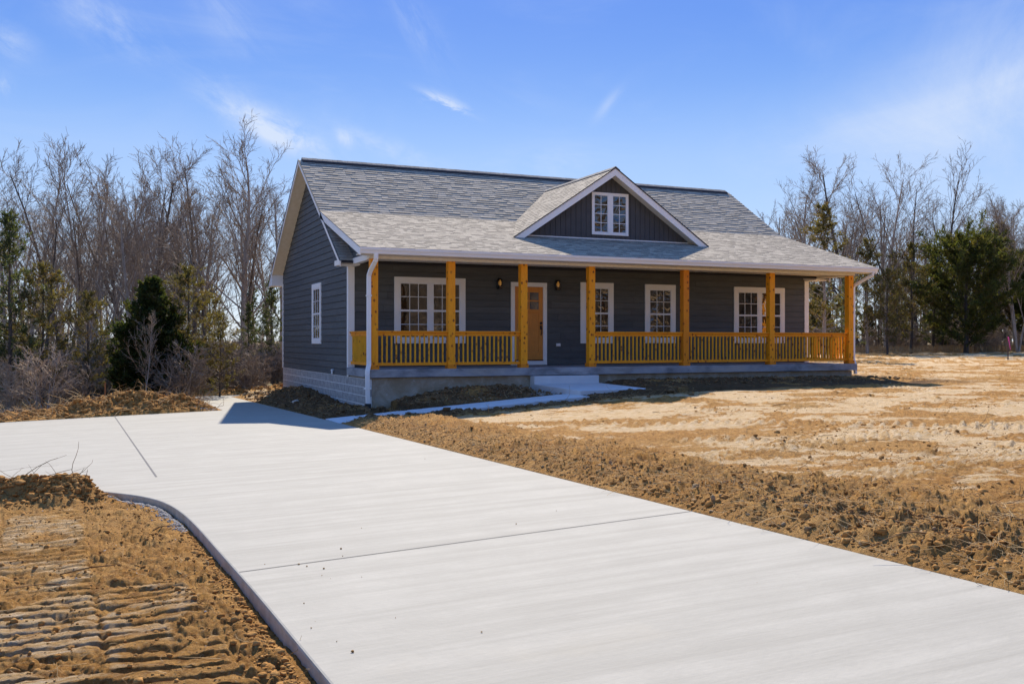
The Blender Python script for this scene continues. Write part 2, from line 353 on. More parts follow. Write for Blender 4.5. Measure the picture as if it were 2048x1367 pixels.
# ------------------------------------------------------------------ terrain
def plane(X, Y): return -.956 + .026*np.minimum(X, 0) - .02*np.clip(Y, -40, 30)
def G(X, Y):
    X = np.asarray(X, float); Y = np.asarray(Y, float)
    p = plane(X, Y)
    # plateau right of the drive; the bank is steeper beside the house
    t = sst(X, -1.2, 7.0)
    z = p*(1-t) + (-.37 + .030*np.clip(Y + 1.5, -6, 0))*t
    rise = sst(X + .25*Y, 22, 62) * .38; z = z + rise
    # woods at the back left fall away
    z = z - .9*sst(Y - .35*X, 16, 55) * (1 - sst(X, 4, 22))
    far = np.hypot(X-CAM[0], Y-CAM[1]); z = z + 0*far
    return z
def gz(x, y): return float(G(np.array([x]), np.array([y]))[0])
drive = [(-1.5, -24), (-1.5, -3.6), (-1.58, 12.35), (2.2, 12.35), (2.2, 13.85), (-2.75, 13.85), (-2.88, 3.72), (-5.3, 3.66), (-7.6, 3.5), (-13.5, 3.0), (-13.5, -9.2), (-8, -9.5), (-7.1, -9.75), (-6.31, -10.14), (-5.87, -10.7), (-5.62, -11.1), (-5.45, -11.42), (-5.30, -11.85), (-5.2, -12.43), (-5.13, -13.3), (-5.08, -14.7), (-5.03, -16), (-5.0, -17.2), (-4.97, -18.3), (-4.97, -24)]
def chaikin(P, i0, i1, n=2):
    Q = P[i0:i1+1]
    for _ in range(n):
        Rr_ = [Q[0]]
        for a, b_ in zip(Q, Q[1:]): Rr_ += [(a[0]*.75+b_[0]*.25, a[1]*.75+b_[1]*.25), (a[0]*.25+b_[0]*.75, a[1]*.25+b_[1]*.75)]
        Q = Rr_ + [Q[-1]]
    return P[:i0] + Q + P[i1+1:]
FLARE = drive[10:24]
drive = chaikin(drive, 11, 23)
walkp = [(-1.5, -3.1), (4.08, -3.1), (4.08, -1.95), (-1.5, -1.95)]
landp = [(4.08, -2.65), (5.9, -2.65), (5.9, 0.), (4.08, 0.)]
housep = [(0.05, 0.05), (14.5, .05), (14.65, 2.1), (14.65, 11.15), (0.05, 11.15)]
def walk_z(X): return np.interp(X, [-1.5, 0.2, 4.08], [-.945, -.82, -.55])

CG = (CAM[0], CAM[1])
def terrain():
    th = np.concatenate([np.linspace(-180, -38, 50, endpoint=False), np.linspace(-38, -29.5, 60, endpoint=False), np.linspace(-29.5, 29.5, 1060, endpoint=False), np.linspace(29.5, 38, 60, endpoint=False), np.linspace(38, 180, 50, endpoint=False)])
    H = 1.36
    px = np.concatenate([np.linspace(1100, 1.6, 640)])
    r = np.concatenate([[.2, .6, 1.1, 1.7, 2.1], F_PX*H/px*1.0]); r = np.unique(r[r > .1])
    r = r[r < 1000]; r = np.concatenate([r, [1300, 2000, 3500]])
    # uniform extra rings inside 15-60 m, where the ground stands up in heaps
    r = np.unique(np.concatenate([r, np.arange(17, 45, .13)]))
    T, Rr = np.meshgrid(np.radians(th), r)
    X = CG[0] + Rr*np.sin(T + YAW); Y = CG[1] + Rr*np.cos(T + YAW)
    z = G(X, Y)
    sd = sdist(X, Y, drive); sw = sdist(X, Y, walkp); sl_ = sdist(X, Y, landp)
    pl_ = plane(X, Y)
    shade_tone = np.zeros_like(z); pale = np.zeros_like(z); dark = np.zeros_like(z); litter = np.zeros_like(z)
    det = np.clip(14 / np.maximum(Rr, 1), .25, 1)          # fine relief
    lump = fbm(X, Y, 6.0, 4, 11, .55) - .5; fine = fbm(X, Y, 24., 3, 12, .6) - .5; big = fbm(X, Y, .5, 3, 13) - .5
    mid = fbm(X, Y, 1.7, 3, 21) - .5
    ridg = 1 - np.abs(2*fbm(X, Y, 9., 3, 14, .55) - 1)
    # --- right-hand yard
    yard = sst(X, -1.5, -1.2) * (1 - sst(Y - .1*X, 30, 40))
    drt = np.where(X > -1.5, X + 1.5, 99)                  # distance right of the drive
    near = Y < 2
    band = (1 - sst(drt, 1.2 + .5*(fbm(X, Y, .8, 2, 31)-.5), 2.1 + .8*(fbm(X, Y, .8, 2, 31)-.5))) * (drt < 90) * (1 - sst(Y, -4.6, -3.2))
    patch = fbm(X*.8 + .5*Y*.1, Y*1.3, .55, 5, 41, .6)
    wpx = 1.6*(fbm(X, Y, .35, 3, 45)-.5); wpy = 1.6*(fbm(X, Y, .35, 3, 46)-.5)
    patch = fbm((X+wpx)*.62, (Y+wpy)*1.0 + .2*X, .75, 6, 41, .70)
    pale_y = sst(patch + .16*(fbm(X*.7, Y*2.4, 2.4, 4, 43, .7)-.5)*2, .445, .535) * (1 - sst(band, .1, .6))
    # tracked bars across the yard in curved lanes
    def lane(cx, cy, rad, wdt, sp, ph=0):
        dx, dy = X-cx, Y-cy; rr = np.hypot(dx, dy); a = np.arctan2(dy, dx)*rad
        m = sst(rr, rad-wdt/2-.05, rad-wdt/2+.05) * (1 - sst(rr, rad+wdt/2-.05, rad+wdt/2+.05))
        return m, np.abs(((a/sp + ph + .25*fbm(X, Y, 2., 2, 55)) % 1.) - .5) * 2
    trk = np.zeros_like(z)
    for k, (cx, cy, rad) in enumerate([(22, -24, 17.), (22, -24, 19.2), (-14, -26, 22.), (-14, -26, 24.3), (30, -2, 16.), (30, -2, 18.2), (6, -40, 26), (6, -40, 28.2), (16, 30, 30.), (16, 30, 32.)]):
        m_, saw = lane(cx, cy, rad, .55, .18, .1*k); msk = m_ * sst(fbm(X, Y, .7, 3, 60+k), .30, .45)
        trk = np.maximum(trk, 0) + msk * (sst(saw, .25, .8) - .55) * .045
        pale_y = np.maximum(pale_y, .9*msk*(saw > .45)*sst(patch, .34, .44))
    rough_y = (1 - pale_y)
    wx = X + .03*(fine+lump); wy = Y + .03*(ridg-.7)
    cd_ = np.maximum(np.maximum(clods(wx, wy, .17, 201, .30), clods(wx, wy, .085, 211, .5)), clods(wx, wy, .043, 221, .6))*(1+.9*fine+.5*(fbm(X, Y, 60., 2, 15)-.5))
    clodz = np.maximum(lump + .02, 0) * .17 + fine*.04 + cd_*(.30+.40*sst(fbm(X, Y, 1.3, 2, 33), .35, .6))
    pale_y = pale_y*(1 - sst(band, .05, .4))
    zy = .42*np.maximum(clods(wx, wy, .30, 231, .10), clods(wx, wy, .12, 241, .22))*(sst(fbm(X, Y, .9, 3, 35), .46, .62)+.15)*(1-pale_y*.8) + trk*det**.5*2. + rough_y*(lump*.06 + fine*.026*det) + pale_y*(lump*.008) + mid*.05 + .03*(ridg-.7)*rough_y
    berm = band * (.06 + clodz*(.35 + .65*sst(drt, .05, .5)) + .05*np.sin(np.clip(drt, 0, 2)*1.6))
    z = z + yard*(zy*(1-band*.6) + berm)
    pale = np.maximum(pale, pale_y*yard*(1-sst(Y, -4.6, -3.2)*(X < 15)*(Y < 3)))
    # --- mounds along the walls
    fmx = np.interp(X, [-1.5, 0, .6, 1.2, 1.7, 2.5, 3.2, 3.7, 4.1, 5.9, 6.3, 7.0, 15, 17], [-.95, -.93, -.71, -.60, -.50, -.43, -.42, -.47, -.58, -.50, -.38, -.36, -.38, -.40])
    fm = sst(Y, -1.9, -.5)*(X > -1.45)*(1 - sst(Y, .5, 1.))
    base = np.where(X < 4.1, np.minimum(walk_z(X)-.02, 0), z)
    zz = base*(1-fm) + (fmx + lump*.10 + fine*.03)*fm
    sel = (Y > -2.0) & (Y < 1.0) & (X > -1.45) & (X < 16.5)
    z = np.where(sel, zz, z)
    # bank of spoil on the yard side of the walk
    bank = sst(X, -1.4, -.5)*(1 - sst(X, 6.5, 9.5))*np.exp(-((Y + 3.35 + .12*X*0)/.42)**2)
    z = np.where((X > -.4) & (X < 9) & (Y > -4.4) & (Y <= -3.08), z*(1-bank) + bank*(np.where(X < 4.1, walk_z(X), -.50)-.07 + cd_*.4 + lump*.05), z)
    bank2 = sst(X, -1.35, -1.0)*(1 - sst(X, .9, 1.8))*np.exp(-((Y + 2.45)/.85)**2)
    z = z + bank2*(.17 + .10*(lump+.2))
    rb = sst(X, 5.9, 6.3)*(1 - sst(X, 12.5, 15))*np.exp(-((Y + 1.3)/1.1)**2); z = z + rb*(.02 + .09*np.maximum(lump+.2, 0))
    # left wall
    lmy = np.interp(Y, [-2, 0., .4, 2.4, 4.7, 6.6, 7.6, 9.0, 10.4, 11.2, 12.3], [-.95, -.92, -.90, -.93, -.83, -.74, -.76, -.95, -1.12, -1.18, -1.23])
    lm = sst(X, -1.5, -.45)*(X < .6)*sst(Y, -1.9, -1.2)*(1 - sst(Y, 11.9, 12.3))
    sel = (X > -1.5) & (X < .5) & (Y > -1.9) & (Y < 12.3)
    z = np.where(sel, (pl_-.06)*(1-lm) + (lmy + lump*.16 + fine*.05)*lm, z)
    # --- bottom-left patch with crawler prints
    lp = (X < -4.9) & (Y < -8.6)
    dl = np.where(sd > 0, sd, 0)
    bands = np.zeros_like(z)
    barsm = np.zeros_like(z)
    for k, (xc, wd, y0, y1, ph) in enumerate([(-6.78, .50, -30, -11.3, .0), (-6.18, .58, -30, -11.5, .3), (-7.5, .5, -30, -11.2, .6), (-8.2, .6, -30, -10.9, .15), (-5.62, .50, -30, -15.0, .5)]):
        xx = X - xc + .035*(Y+15)
        m_ = sst(xx, -wd/2-.04, -wd/2+.02)*(1 - sst(xx, wd/2-.02, wd/2+.04))*(Y > y0)*(1 - sst(Y, y1-.4, y1))
        m_ = m_*sst(fbm(X, Y, 1.9, 3, 70+k),   .24, .38)*(.75+.25*sst(fbm(X, Y, 5.5, 2, 170+k), .35, .55))
        saw = ((Y + .05*X*2 + .05*fbm(X, Y, 2.2, 2, 77))/.165 + ph) % 1.
        bars = sst(saw, 0., .12)*(1 - sst(saw, .70, .93))
        bands = np.where(m_ > .05, bands*(1-m_) + m_*(bars*.070 - .042), bands); barsm = np.maximum(barsm, m_)
        pale = np.where(lp, np.maximum(pale, m_*bars*.75*sst(fbm(X, Y, 2.3, 3, 90), .38, .58)), pale)
    crest = np.exp(-((Y + 10.75 + .10*(X+6))/.34)**2)*sst(-X, 5.35, 5.8)*(.07 + .22*np.maximum(fbm(X, Y, 2.6, 3, 81)-.36, 0)*2)
    peak = .19*np.exp(-(((X+6.12)/.27)**2 + ((Y+11.02)/.26)**2))
    zl = pl_ - .045 + bands + (1-barsm)*(lump*.075 + fine*.045 + .03*(ridg-.6) + .55*np.maximum(clods(wx, wy, .13, 251, .22), clods(wx, wy, .055, 261, .5))) + barsm*fine*.012 + crest + peak + mid*.05
    edge = sst(dl, .0, .16 + .10*fbm(X, Y, 1.4, 2, 95))
    zl = zl*edge + (pl_-.070 + .03*(fbm(X, Y, 1.1, 2, 96)-.5)*2 + fine*.02)*(1-edge)
    z = np.where(lp & (sd > 0), zl, z)
    # --- spoil heaps behind the parking pad
    hp = np.interp(X, [-13, -8.6, -7.0, -6.2, -5.2, -4.2, -3.4, -3.0], [.05, .08, .14, .34, .46, .42, .22, 0.]) * np.exp(-((Y - 4.75)/.75)**2) * (X < -2.95)
    z = z + hp*(1 + 1.1*lump + .4*fine) * (X > -14)
    hb = .16*np.exp(-((Y-14.9)/.6)**2)*sst(X, -6, -4)*(1-sst(X, 1, 3)); z = z + hb*(1+1.5*lump)
    heap3 = .22*np.exp(-(((X+.9)/.6)**2 + ((Y-11.3)/.7)**2)); z = z + np.where((X > -1.5) & (X < 0) & (Y < 12.2), heap3*(1+lump), 0)
    # --- woods floor
    wd_ = np.maximum(sst(Y - .02*X, 6.5, 9)*(1 - sst(X, 1, 4)), sst(Y - .1*X, 18, 24)*(1-sst(X, 24, 30)))
    wd_ = np.maximum(wd_, sst(.55*X + Y, 43, 47))
    wd_ = np.maximum(wd_, sst(-X, 14, 17))
    litter = wd_*(sd > 1.)
    z = z + litter*(lump*.08*(Rr < 80) + mid*.12)
    # --- under the concrete
    z = np.where(sd < .0, pl_ - .16, z); z = np.where(sw < 0, np.minimum(z, walk_z(X) - .07), z); z = np.where(sl_ < 0, -.6, z)
    shade_tone = np.maximum(sst(Y, -3.9, -3.2)*(1 - sst(X, 14, 16.5))*sst(X, -1.6, -1.2)*(1-sst(Y, 7.0, 9.0)), 0)*sst(fbm(X, Y, .8, 3, 99), .22, .42)  # mask for painted shade on the ground by porch and left wall
    hi = inside(X, Y, housep); z = np.where(hi, np.minimum(z, -1.2), z)
    # the yard right beside the drive meets the slab a little below its top
    e = (X > -1.5) & (Y < 12.3) & (Y > -40); z = np.where(e & (sd > 0) & (sd < .10), np.minimum(z, pl_ - .015 + fine*.02 + .04*sd/.1), z)
    nr, nc = X.shape
    V = np.stack([X, Y, z], -1).reshape(-1, 3)
    i = np.arange(nr-1)[:, None]*nc; j = np.arange(nc)[None]; j2 = (j+1) % nc
    Fq = np.stack([i+j, i+nc+j, i+nc+j2, i+j2], -1).reshape(-1, 4)[:, ::-1]
    me = np_mesh('ground', V, Fq)
    for nm, arr in (('pale', pale), ('litter', litter), ('shade_tone', shade_tone)):
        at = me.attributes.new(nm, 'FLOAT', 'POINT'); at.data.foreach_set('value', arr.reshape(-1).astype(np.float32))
    o = link('ground', me, 'dirt', smooth=True); tag(o, 'graded yellow-brown clay yard with pale smeared patches and crawler prints', kind='structure')
    return (np.array(V), nr, nc, r, th)
# dirt material
m = bpy.data.materials.new('dirt'); m.use_nodes = True; t = m.node_tree; b = t.nodes['Principled BSDF']
b.inputs['Roughness'].default_value = .97; b.inputs['Specular IOR Level'].default_value = .08
tcn = t.nodes.new('ShaderNodeTexCoord'); o_ = tcn.outputs['Object']
a1 = nd(t, 'ShaderNodeAttribute', attribute_name='pale'); a2 = nd(t, 'ShaderNodeAttribute', attribute_name='litter')
n1 = tnoise(t, o_, 2.2, 7, .65); base = mixc(t, mrange(t, n1, .35, .65), (.41, .20, .050), (.53, .295, .095))
n2 = tnoise(t, o_, 16., 6, .7); base = mixc(t, mrange(t, n2, .42, .66, 0, .85), base, (.16, .068, .019))
n3 = tnoise(t, o_, 60., 4, .7); base = mixc(t, mrange(t, n3, .55, .72, 0, .5), base, (.60, .45, .26))
n6 = tnoise(t, o_, .35, 4, .6); base = mixc(t, mrange(t, n6, .5, .7, 0, .4), base, (.42, .27, .11))
n4 = tnoise(t, o_, 9., 6, .7, 0, (.6, 2.2, 1)); palec = mixc(t, mrange(t, n4, .35, .62), (.70, .56, .38), (.52, .34, .15))
pf = nd(t, 'ShaderNodeMath', operation='ADD'); n5 = tnoise(t, o_, 14., 6, .75, 0, (.5, 2., 1)); t.links.new(a1.outputs['Fac'], pf.inputs[0]); t.links.new(mrange(t, n5, .3, .7, -.55, .4), pf.inputs[1])
base = mixc(t, mrange(t, pf.outputs[0], .25, .95), base, palec)
l1 = tnoise(t, o_, 3., 6, .7); lit = mixc(t, mrange(t, l1, .4, .65), (.20, .145, .085), (.30, .23, .13)); l2 = tnoise(t, o_, 22., 5, .8); lit = mixc(t, mrange(t, l2, .5, .66), lit, (.40, .31, .19))
l3 = tnoise(t, o_, .5, 4, .6); lit = mixc(t, mrange(t, l3, .55, .7, 0, .7), lit, (.19, .20, .07))
a3 = nd(t, 'ShaderNodeAttribute', attribute_name='shade_tone'); base = mixc(t, a3.outputs['Fac'], base, mixc(t, mrange(t, n2, .4, .7), (.15, .085, .04), (.085, .05, .026)))  # soil colour darkened here to imitate the shade beside the house
base = mixc(t, a2.outputs['Fac'], base, lit)
t.links.new(base, b.inputs['Base Color'])
bn = tnoise(t, o_, 30., 9, .8); bp = nd(t, 'ShaderNodeBump', i={'Strength': 1., 'Distance': .045}); t.links.new(bn, bp.inputs['Height']); t.links.new(bp.outputs[0], b.inputs['Normal'])
MATS['dirt'] = m
TV, TNR, TNC, TR, TTH = terrain()
TZ = TV[:, 2].reshape(TNR, TNC); TTHr = np.radians(TTH)
def tz(x, y):                                   # height of the built ground
    x = np.atleast_1d(np.asarray(x, float)); y = np.atleast_1d(np.asarray(y, float))
    dx, dy = x-CG[0], y-CG[1]; r = np.hypot(dx, dy); a = (np.degrees(np.arctan2(dx, dy) - YAW) + 180) % 360 - 180
    i = np.clip(np.searchsorted(TR, r)-1, 0, TNR-2); j = np.clip(np.searchsorted(TTH, a)-1, 0, TNC-2)
    fr = np.clip((r-TR[i])/(TR[i+1]-TR[i]), 0, 1); fa = np.clip((a-TTH[j])/(TTH[j+1]-TTH[j]), 0, 1)
    return (TZ[i, j]*(1-fa)+TZ[i, j+1]*fa)*(1-fr) + (TZ[i+1, j]*(1-fa)+TZ[i+1, j+1]*fa)*fr

# ------------------------------------------------------------------ concrete: drive, pad, walk
def slab(name, poly, zfun, thick, mats, mi=1):
    import bmesh
    bm = bmesh.new(); top = [bm.verts.new((x, y, zfun(x, y))) for x, y in poly]; f = bm.faces.new(top)
    f.normal_update()
    if f.normal.z < 0: f.normal_flip()
    r = bmesh.ops.extrude_face_region(bm, geom=[f]); 
    for v in [g for g in r['geom'] if isinstance(g, bmesh.types.BMVert)]: v.co.z += 0
    for v in top: v.co.z -= thick
    bmesh.ops.recalc_face_normals(bm, faces=bm.faces)
    for f in bm.faces: f.material_index = 0 if f.normal.z > .5 else 1
    me = bpy.data.meshes.new(name); bm.to_mesh(me); bm.free(); o = link(name, me, mats)
    bv = o.modifiers.new('bevel', 'BEVEL'); bv.width = .012; bv.segments = 2; bv.limit_method = 'ANGLE'; bv.angle_limit = R(50)
    return o
pf_ = lambda x, y: float(plane(np.array(x), np.array(y)))
# one slab, its outline rounded off with extra points
drv = slab('driveway', drive, pf_, .14, ['concrete', 'concrete_edge']); tag(drv, 'pale broom-finished concrete driveway with parking pad', kind='structure')
def strip(name, x0, y0, x1, y1, wdt, parent, zf=pf_, lift=.003):
    d = Vector((x1-x0, y1-y0)).normalized(); nx, ny = -d.y*wdt/2, d.x*wdt/2; mb = MB(); n = 12
    for k in range(n):
        a, b_ = k/n, (k+1)/n; q = []
        for s, (tt) in ((1, a), (-1, a), (-1, b_), (1, b_)):
            x = x0+(x1-x0)*tt+s*nx; y = y0+(y1-y0)*tt+s*ny; q.append((x, y, zf(x, y)+lift))
        bb = len(mb.v); mb.v += q; mb.f.append((bb, bb+1, bb+2, bb+3)); mb.mi.append(0)
    return mb.build(name, 'joint', parent)
strip('control_joint', -5.04, -15.40, -1.5, -15.16, .012, drv)
strip('control_joint', -5.43, 3.66, -5.22, -9.9, .02, drv)
strip('control_joint', -5.0, -4.2, -1.5, -4.0, .008, drv)
wz = lambda x, y: float(walk_z(x))
wk = MB(); xs = np.linspace(-1.49, 4.08, 8)
for a, b_ in zip(xs, xs[1:]): wk.hexa([(a, -3.1, wz(a, 0)-.1), (b_, -3.1, wz(b_, 0)-.1), (b_, -1.95, wz(b_, 0)-.1), (a, -1.95, wz(a, 0)-.1), (a, -3.1, wz(a, 0)), (b_, -3.1, wz(b_, 0)), (b_, -1.95, wz(b_, 0)), (a, -1.95, wz(a, 0))])
tag(wk.build('front_path', 'step_concrete'), 'narrow concrete walk from drive to front step', kind='structure')

# ------------------------------------------------------------------ the house
house = empty('house', (7.27, 6.6, 0)); HO = Vector((7.27, 6.6, 0))
tag(house, 'dark slate lap-sided one-storey house with cedar porch and front dormer', 'house')
def HP(o):
    """parent a part built in world coordinates"""
    o.parent = house; o.matrix_parent_inverse = house.matrix_basis.inverted() if False else __import__('mathutils').Matrix.Translation(-HO); return o
def SP(o, p):
    o.parent = p; return o
XW, XE, YF, YB, YMID = 0.0, 14.64, 2.08, 11.2, 6.63
OV = -.37; XR = 14.97; PS, MS = .318, .65
zp = lambda y: 2.80 + PS*(y + .45)
zm = lambda y: 4.14 + MS*(y - 3.76) if y <= YMID else 4.14 + MS*(2*YMID - y - 3.76)
EXPO = .1746
# foundation
mb = MB(); mb.box(.03, 14.5, .03, 11.1, -1.6, -.20); HP(mb.build('foundation', 'parged', None))
mb = MB(); mj = MB()
z0 = -.232; k = 0
while z0 - .2032*k > -1.7:
    zt, zb = z0 - .2032*k, z0 - .2032*(k+1); y = .02 - (.2 if k % 2 else 0)
    while y < 11.2:
        mb.box(-.012, .03, max(y+.008, .02), min(y+.392, 11.18), zb+.008, zt-.008); y += .40
    k += 1
HP(mb.build('block_wall', 'block', None, bevel=.004))
mj.box(-.0085, .028, .024, 11.17, -1.7, z0+.003); HP(mj.build('mortar', 'mortar', None))
# siding
def courses(z_lo, z_hi):
    z = z_lo
    while z < z_hi: yield z, min(z + EXPO, z_hi); z += EXPO
mb = MB(); mb.box(.02, XE-.02, YF+.02, YB-.02, -.22, 2.60); mb.prism([(YF+.02, 2.6), (YB-.02, 2.6), (YMID, 5.55)], 0, .02, XE-.02); HP(mb.build('wall', 'siding', None))
mb = MB()
for a, b_ in courses(-.0, 2.66):                     # front wall courses
    a = a+.011
    br = [.05]; xx = random.uniform(.8, 3.6)
    while xx < XE-.4: br.append(xx); xx += 3.66
    br.append(XE-.05)
    for p, q in zip(br, br[1:]):
        mb.hexa([(p, YF-.016, a), (q-.003, YF-.016, a), (q-.003, YF+.03, a), (p, YF+.03, a), (p, YF-.004, b_+.004), (q-.003, YF-.004, b_+.004), (q-.003, YF+.03, b_+.004), (p, YF+.03, b_+.004)])
HP(mb.build('siding', 'siding', None))
mb = MB()
for a, b_ in courses(-.232, 5.8):                    # left gable wall courses
    def yr(z):
        if z < 2.35: return YF+.02, YB-.02
        h = (z + .13 - 4.14)/MS + 3.76
        return max(YF+.02, h), min(YB-.02, 2*YMID-h)
    y0, y1 = yr(a); y2, y3 = yr(b_)
    if y3 <= y2: y2 = y3 = YMID
    if y1 <= y0: break
    a = a+.011
    br = [(y0, y2)]; yy = y0 + random.uniform(.9, 3.6)
    while yy < min(y1, y3)-.3:
        if yy > max(y0, y2)+.2: br.append((yy, yy))
        yy += 3.66
    br.append((y1, y3))
    for (p, p2), (q, q2) in zip(br, br[1:]):
        mb.hexa([(-.018, p, a), (-.018, q-.003, a), (.03, q-.003, a), (.03, p, a), (-.004, p2, b_), (-.004, q2-.003, b_), (.03, q2-.003, b_), (.03, p2, b_)])
HP(mb.build('siding', 'siding', None))
mb = MB()
for a, b_ in courses(2.69, 4.3):                     # little wall closing the porch roof's end
    ya, yb = (a+.16-2.80)/PS-.45, (b_+.16-2.80)/PS-.45
    ya, yb = max(ya, .0), max(yb, .0)
    if ya > 3.7: break
    a = a+.011
    mb.hexa([(-.016, ya, a), (-.016, 3.75, a), (.03, 3.75, a), (.03, ya, a), (-.004, min(yb, 3.7), b_), (-.004, 3.75, b_), (.03, 3.75, b_), (.03, min(yb, 3.7), b_)])
HP(mb.build('siding', 'siding', None))
mb = MB()
for a, b_ in courses(-.232, 2.6):
    mb.hexa([(XE-.03, YF+.02, a), (XE+.016, YF+.02, a), (XE+.016, YB-.02, a), (XE-.03, YB-.02, a), (XE-.03, YF+.02, b_), (XE+.004, YF+.02, b_), (XE+.004, YB-.02, b_), (XE-.03, YB-.02, b_)])
HP(mb.build('siding', 'siding', None))
# corner boards
for nm, bx in (('corner_board', [(-.026, .0, YF-.028, YF+.11, -.24, 2.56), (.0, .14, YF-.028, YF, 0., 2.56)]), ('corner_board', [(XE-.14, XE+.026, YF-.028, YF, 0., 2.6), (XE, XE+.026, YF, YF+.11, 0., 2.6)]), ('corner_board', [(-.026, 0., YB-.11, YB+.02, -.24, 2.6)])):
    mb = MB(); [mb.box(*q) for q in bx]; HP(mb.build(nm, 'white_trim', None, bevel=.003))
# roof decks
def sloped(mb, x0, x1, y0, y1, zf, th):
    mb.hexa([(x0, y0, zf(y0)-th), (x1, y0, zf(y0)-th), (x1, y1, zf(y1)-th), (x0, y1, zf(y1)-th), (x0, y0, zf(y0)), (x1, y0, zf(y0)), (x1, y1, zf(y1)), (x0, y1, zf(y1))])
mb = MB(); sloped(mb, OV+.02, XR-.02, 1.45, YMID, lambda y: zm(y)-.02, .045); sloped(mb, OV+.02, XR-.02, YMID, 11.82, lambda y: zm(y)-.02, .045)
roof = HP(mb.build('main_roof', 'roof_edge', None))
mb = MB(); sloped(mb, OV+.02, XR-.02, -.46, 3.74, lambda y: zp(y)-.02, .045); proof = HP(mb.build('porch_roof', 'roof_edge', None))
def shingle_plane(mb, P0, U, V, nrm, lo, hi, s0, s1, expo=.145, th=(.004, .010)):
    """courses of laminated tabs; U along the eave, V up the slope; lo(s), hi(s) limits along U at height s"""
    s = s0; k = 0
    while s < s1 - .01:
        e = min(expo, s1-s); a = lo(s+e/2); b_ = hi(s+e/2); u = a
        while u < b_ - .01:
            wd = random.choice((.09, .13, .16, .2, .24))*(1.5 if th[1] > .015 else 1); u2 = min(u+wd, b_)
            if b_-u2 < .06: u2 = b_
            t = random.choice((th[0], th[0]*1.2, th[1], th[1])); t2 = .001
            jit = random.uniform(-.002, .002)
            def q(uu, ss, h): p = P0 + U*uu + V*ss + nrm*h; return tuple(p)
            mb.hexa([q(u, s+jit, -.012), q(u2, s+jit, -.012), q(u2, s+e+.004, -.012), q(u, s+e+.004, -.012), q(u, s+jit, t), q(u2, s+jit, t), q(u2, s+e+.004, t2), q(u, s+e+.004, t2)]); mb.mi[-4] = 1
            u = u2
        s += e; k += 1
cm = math.hypot(1, MS); cp = math.hypot(1, PS)
def sh_obj(name, args, parent):
    mb = MB()
    for a in args: shingle_plane(mb, *a)
    me = bpy.data.meshes.new(name); me.from_pydata(mb.v, [], mb.f); o = link(name, me, ['shingle', 'roof_edge'], parent); me.polygons.foreach_set('material_index', mb.mi); return o
UX = Vector((1, 0, 0))
Lm = (YMID-3.74)*cm
sh_obj('shingles', [(Vector((0, 3.74, zm(3.74))), UX, Vector((0, 1, MS))/cm, Vector((0, -MS, 1))/cm, lambda s: OV, lambda s: XR, 0, Lm-.05, .145, (.008, .0165))], roof)
sh_obj('shingles', [(Vector((0, 1.45, zm(1.45))), UX, Vector((0, 1, MS))/cm, Vector((0, -MS, 1))/cm, lambda s: OV, lambda s: .2, 0, 2.6)], roof)
Lp = (3.77+.47)*cp
sh_obj('shingles', [(Vector((0, -.47, zp(-.47))), UX, Vector((0, 1, PS))/cp, Vector((0, -PS, 1))/cp, lambda s: OV-.01, lambda s: XR+.01, 0, Lp)], proof)
# ridge vent
mb = MB(); 
zr = zm(YMID)
x = -.28
mb.prism([(YMID-.17, zr-.11), (YMID-.165, zr-.045), (YMID, zr+.048), (YMID+.165, zr-.045), (YMID+.17, zr-.11)], 0, -.28, XR-.12, 1)
while x < XR-.14:
    e = min(.15, XR-.13-x); mb.prism([(YMID-.13, zr-.022), (YMID-.128, zr-.012), (YMID, zr+.066+random.uniform(-.003, .003)), (YMID+.128, zr-.012), (YMID+.13, zr-.022), (YMID, zr+.05)], 0, x, x+e-.006); x += e
HP(mb.build('ridge_vent', ['ridge_shingle', 'roof_edge'], None))
# barge boards and fascia
def barge(name, x0, x1, y0, y1, zf, top, dep, material='white_trim'):
    mb = MB(); mb.hexa([(x0, y0, zf(y0)-top-dep), (x1, y0, zf(y0)-top-dep), (x1, y1, zf(y1)-top-dep), (x0, y1, zf(y1)-top-dep), (x0, y0, zf(y0)-top), (x1, y0, zf(y0)-top), (x1, y1, zf(y1)-top), (x0, y1, zf(y1)-top)])
    return HP(mb.build(name, material, None))
for xa, xb in ((OV-.012, OV+.02), (XR-.02, XR+.012)):
    barge('barge_board', xa, xb, 1.45, YMID, zm, .018, .125); barge('barge_board', xa, xb, YMID, 11.82, zm, .018, .125); barge('barge_board', xa, xb, -.46, 3.70, zp, .02, .165)
barge('drip_edge', OV-.02, OV-.013, YMID, 11.86, lambda y: zm(y)+.02, .0, .05, 'roof_edge')
barge('drip_edge', OV-.02, OV-.013, 1.45, YMID, lambda y: zm(y)+.012, .0, .028, 'roof_edge')
# rake soffits
def soffit(y0, y1, zf, dep, xa, xb):
    mb = MB(); mb.hexa([(xa, y0, zf(y0)-dep-.012), (xb, y0, zf(y0)-dep-.012), (xb, y1, zf(y1)-dep-.012), (xa, y1, zf(y1)-dep-.012), (xa, y0, zf(y0)-dep), (xb, y0, zf(y0)-dep), (xb, y1, zf(y1)-dep), (xa, y1, zf(y1)-dep)])
    return HP(mb.build('soffit', 'soffit', None))
soffit(1.5, YMID, zm, .11, OV+.02, 0.); soffit(YMID, 11.8, zm, .11, OV+.02, 0.); soffit(-.3, 3.6, zp, .10, OV+.02, -.0); soffit(-.3, 3.6, zp, .10, XE, XR-.02); soffit(1.5, YMID, zm, .11, XE, XR-.02)
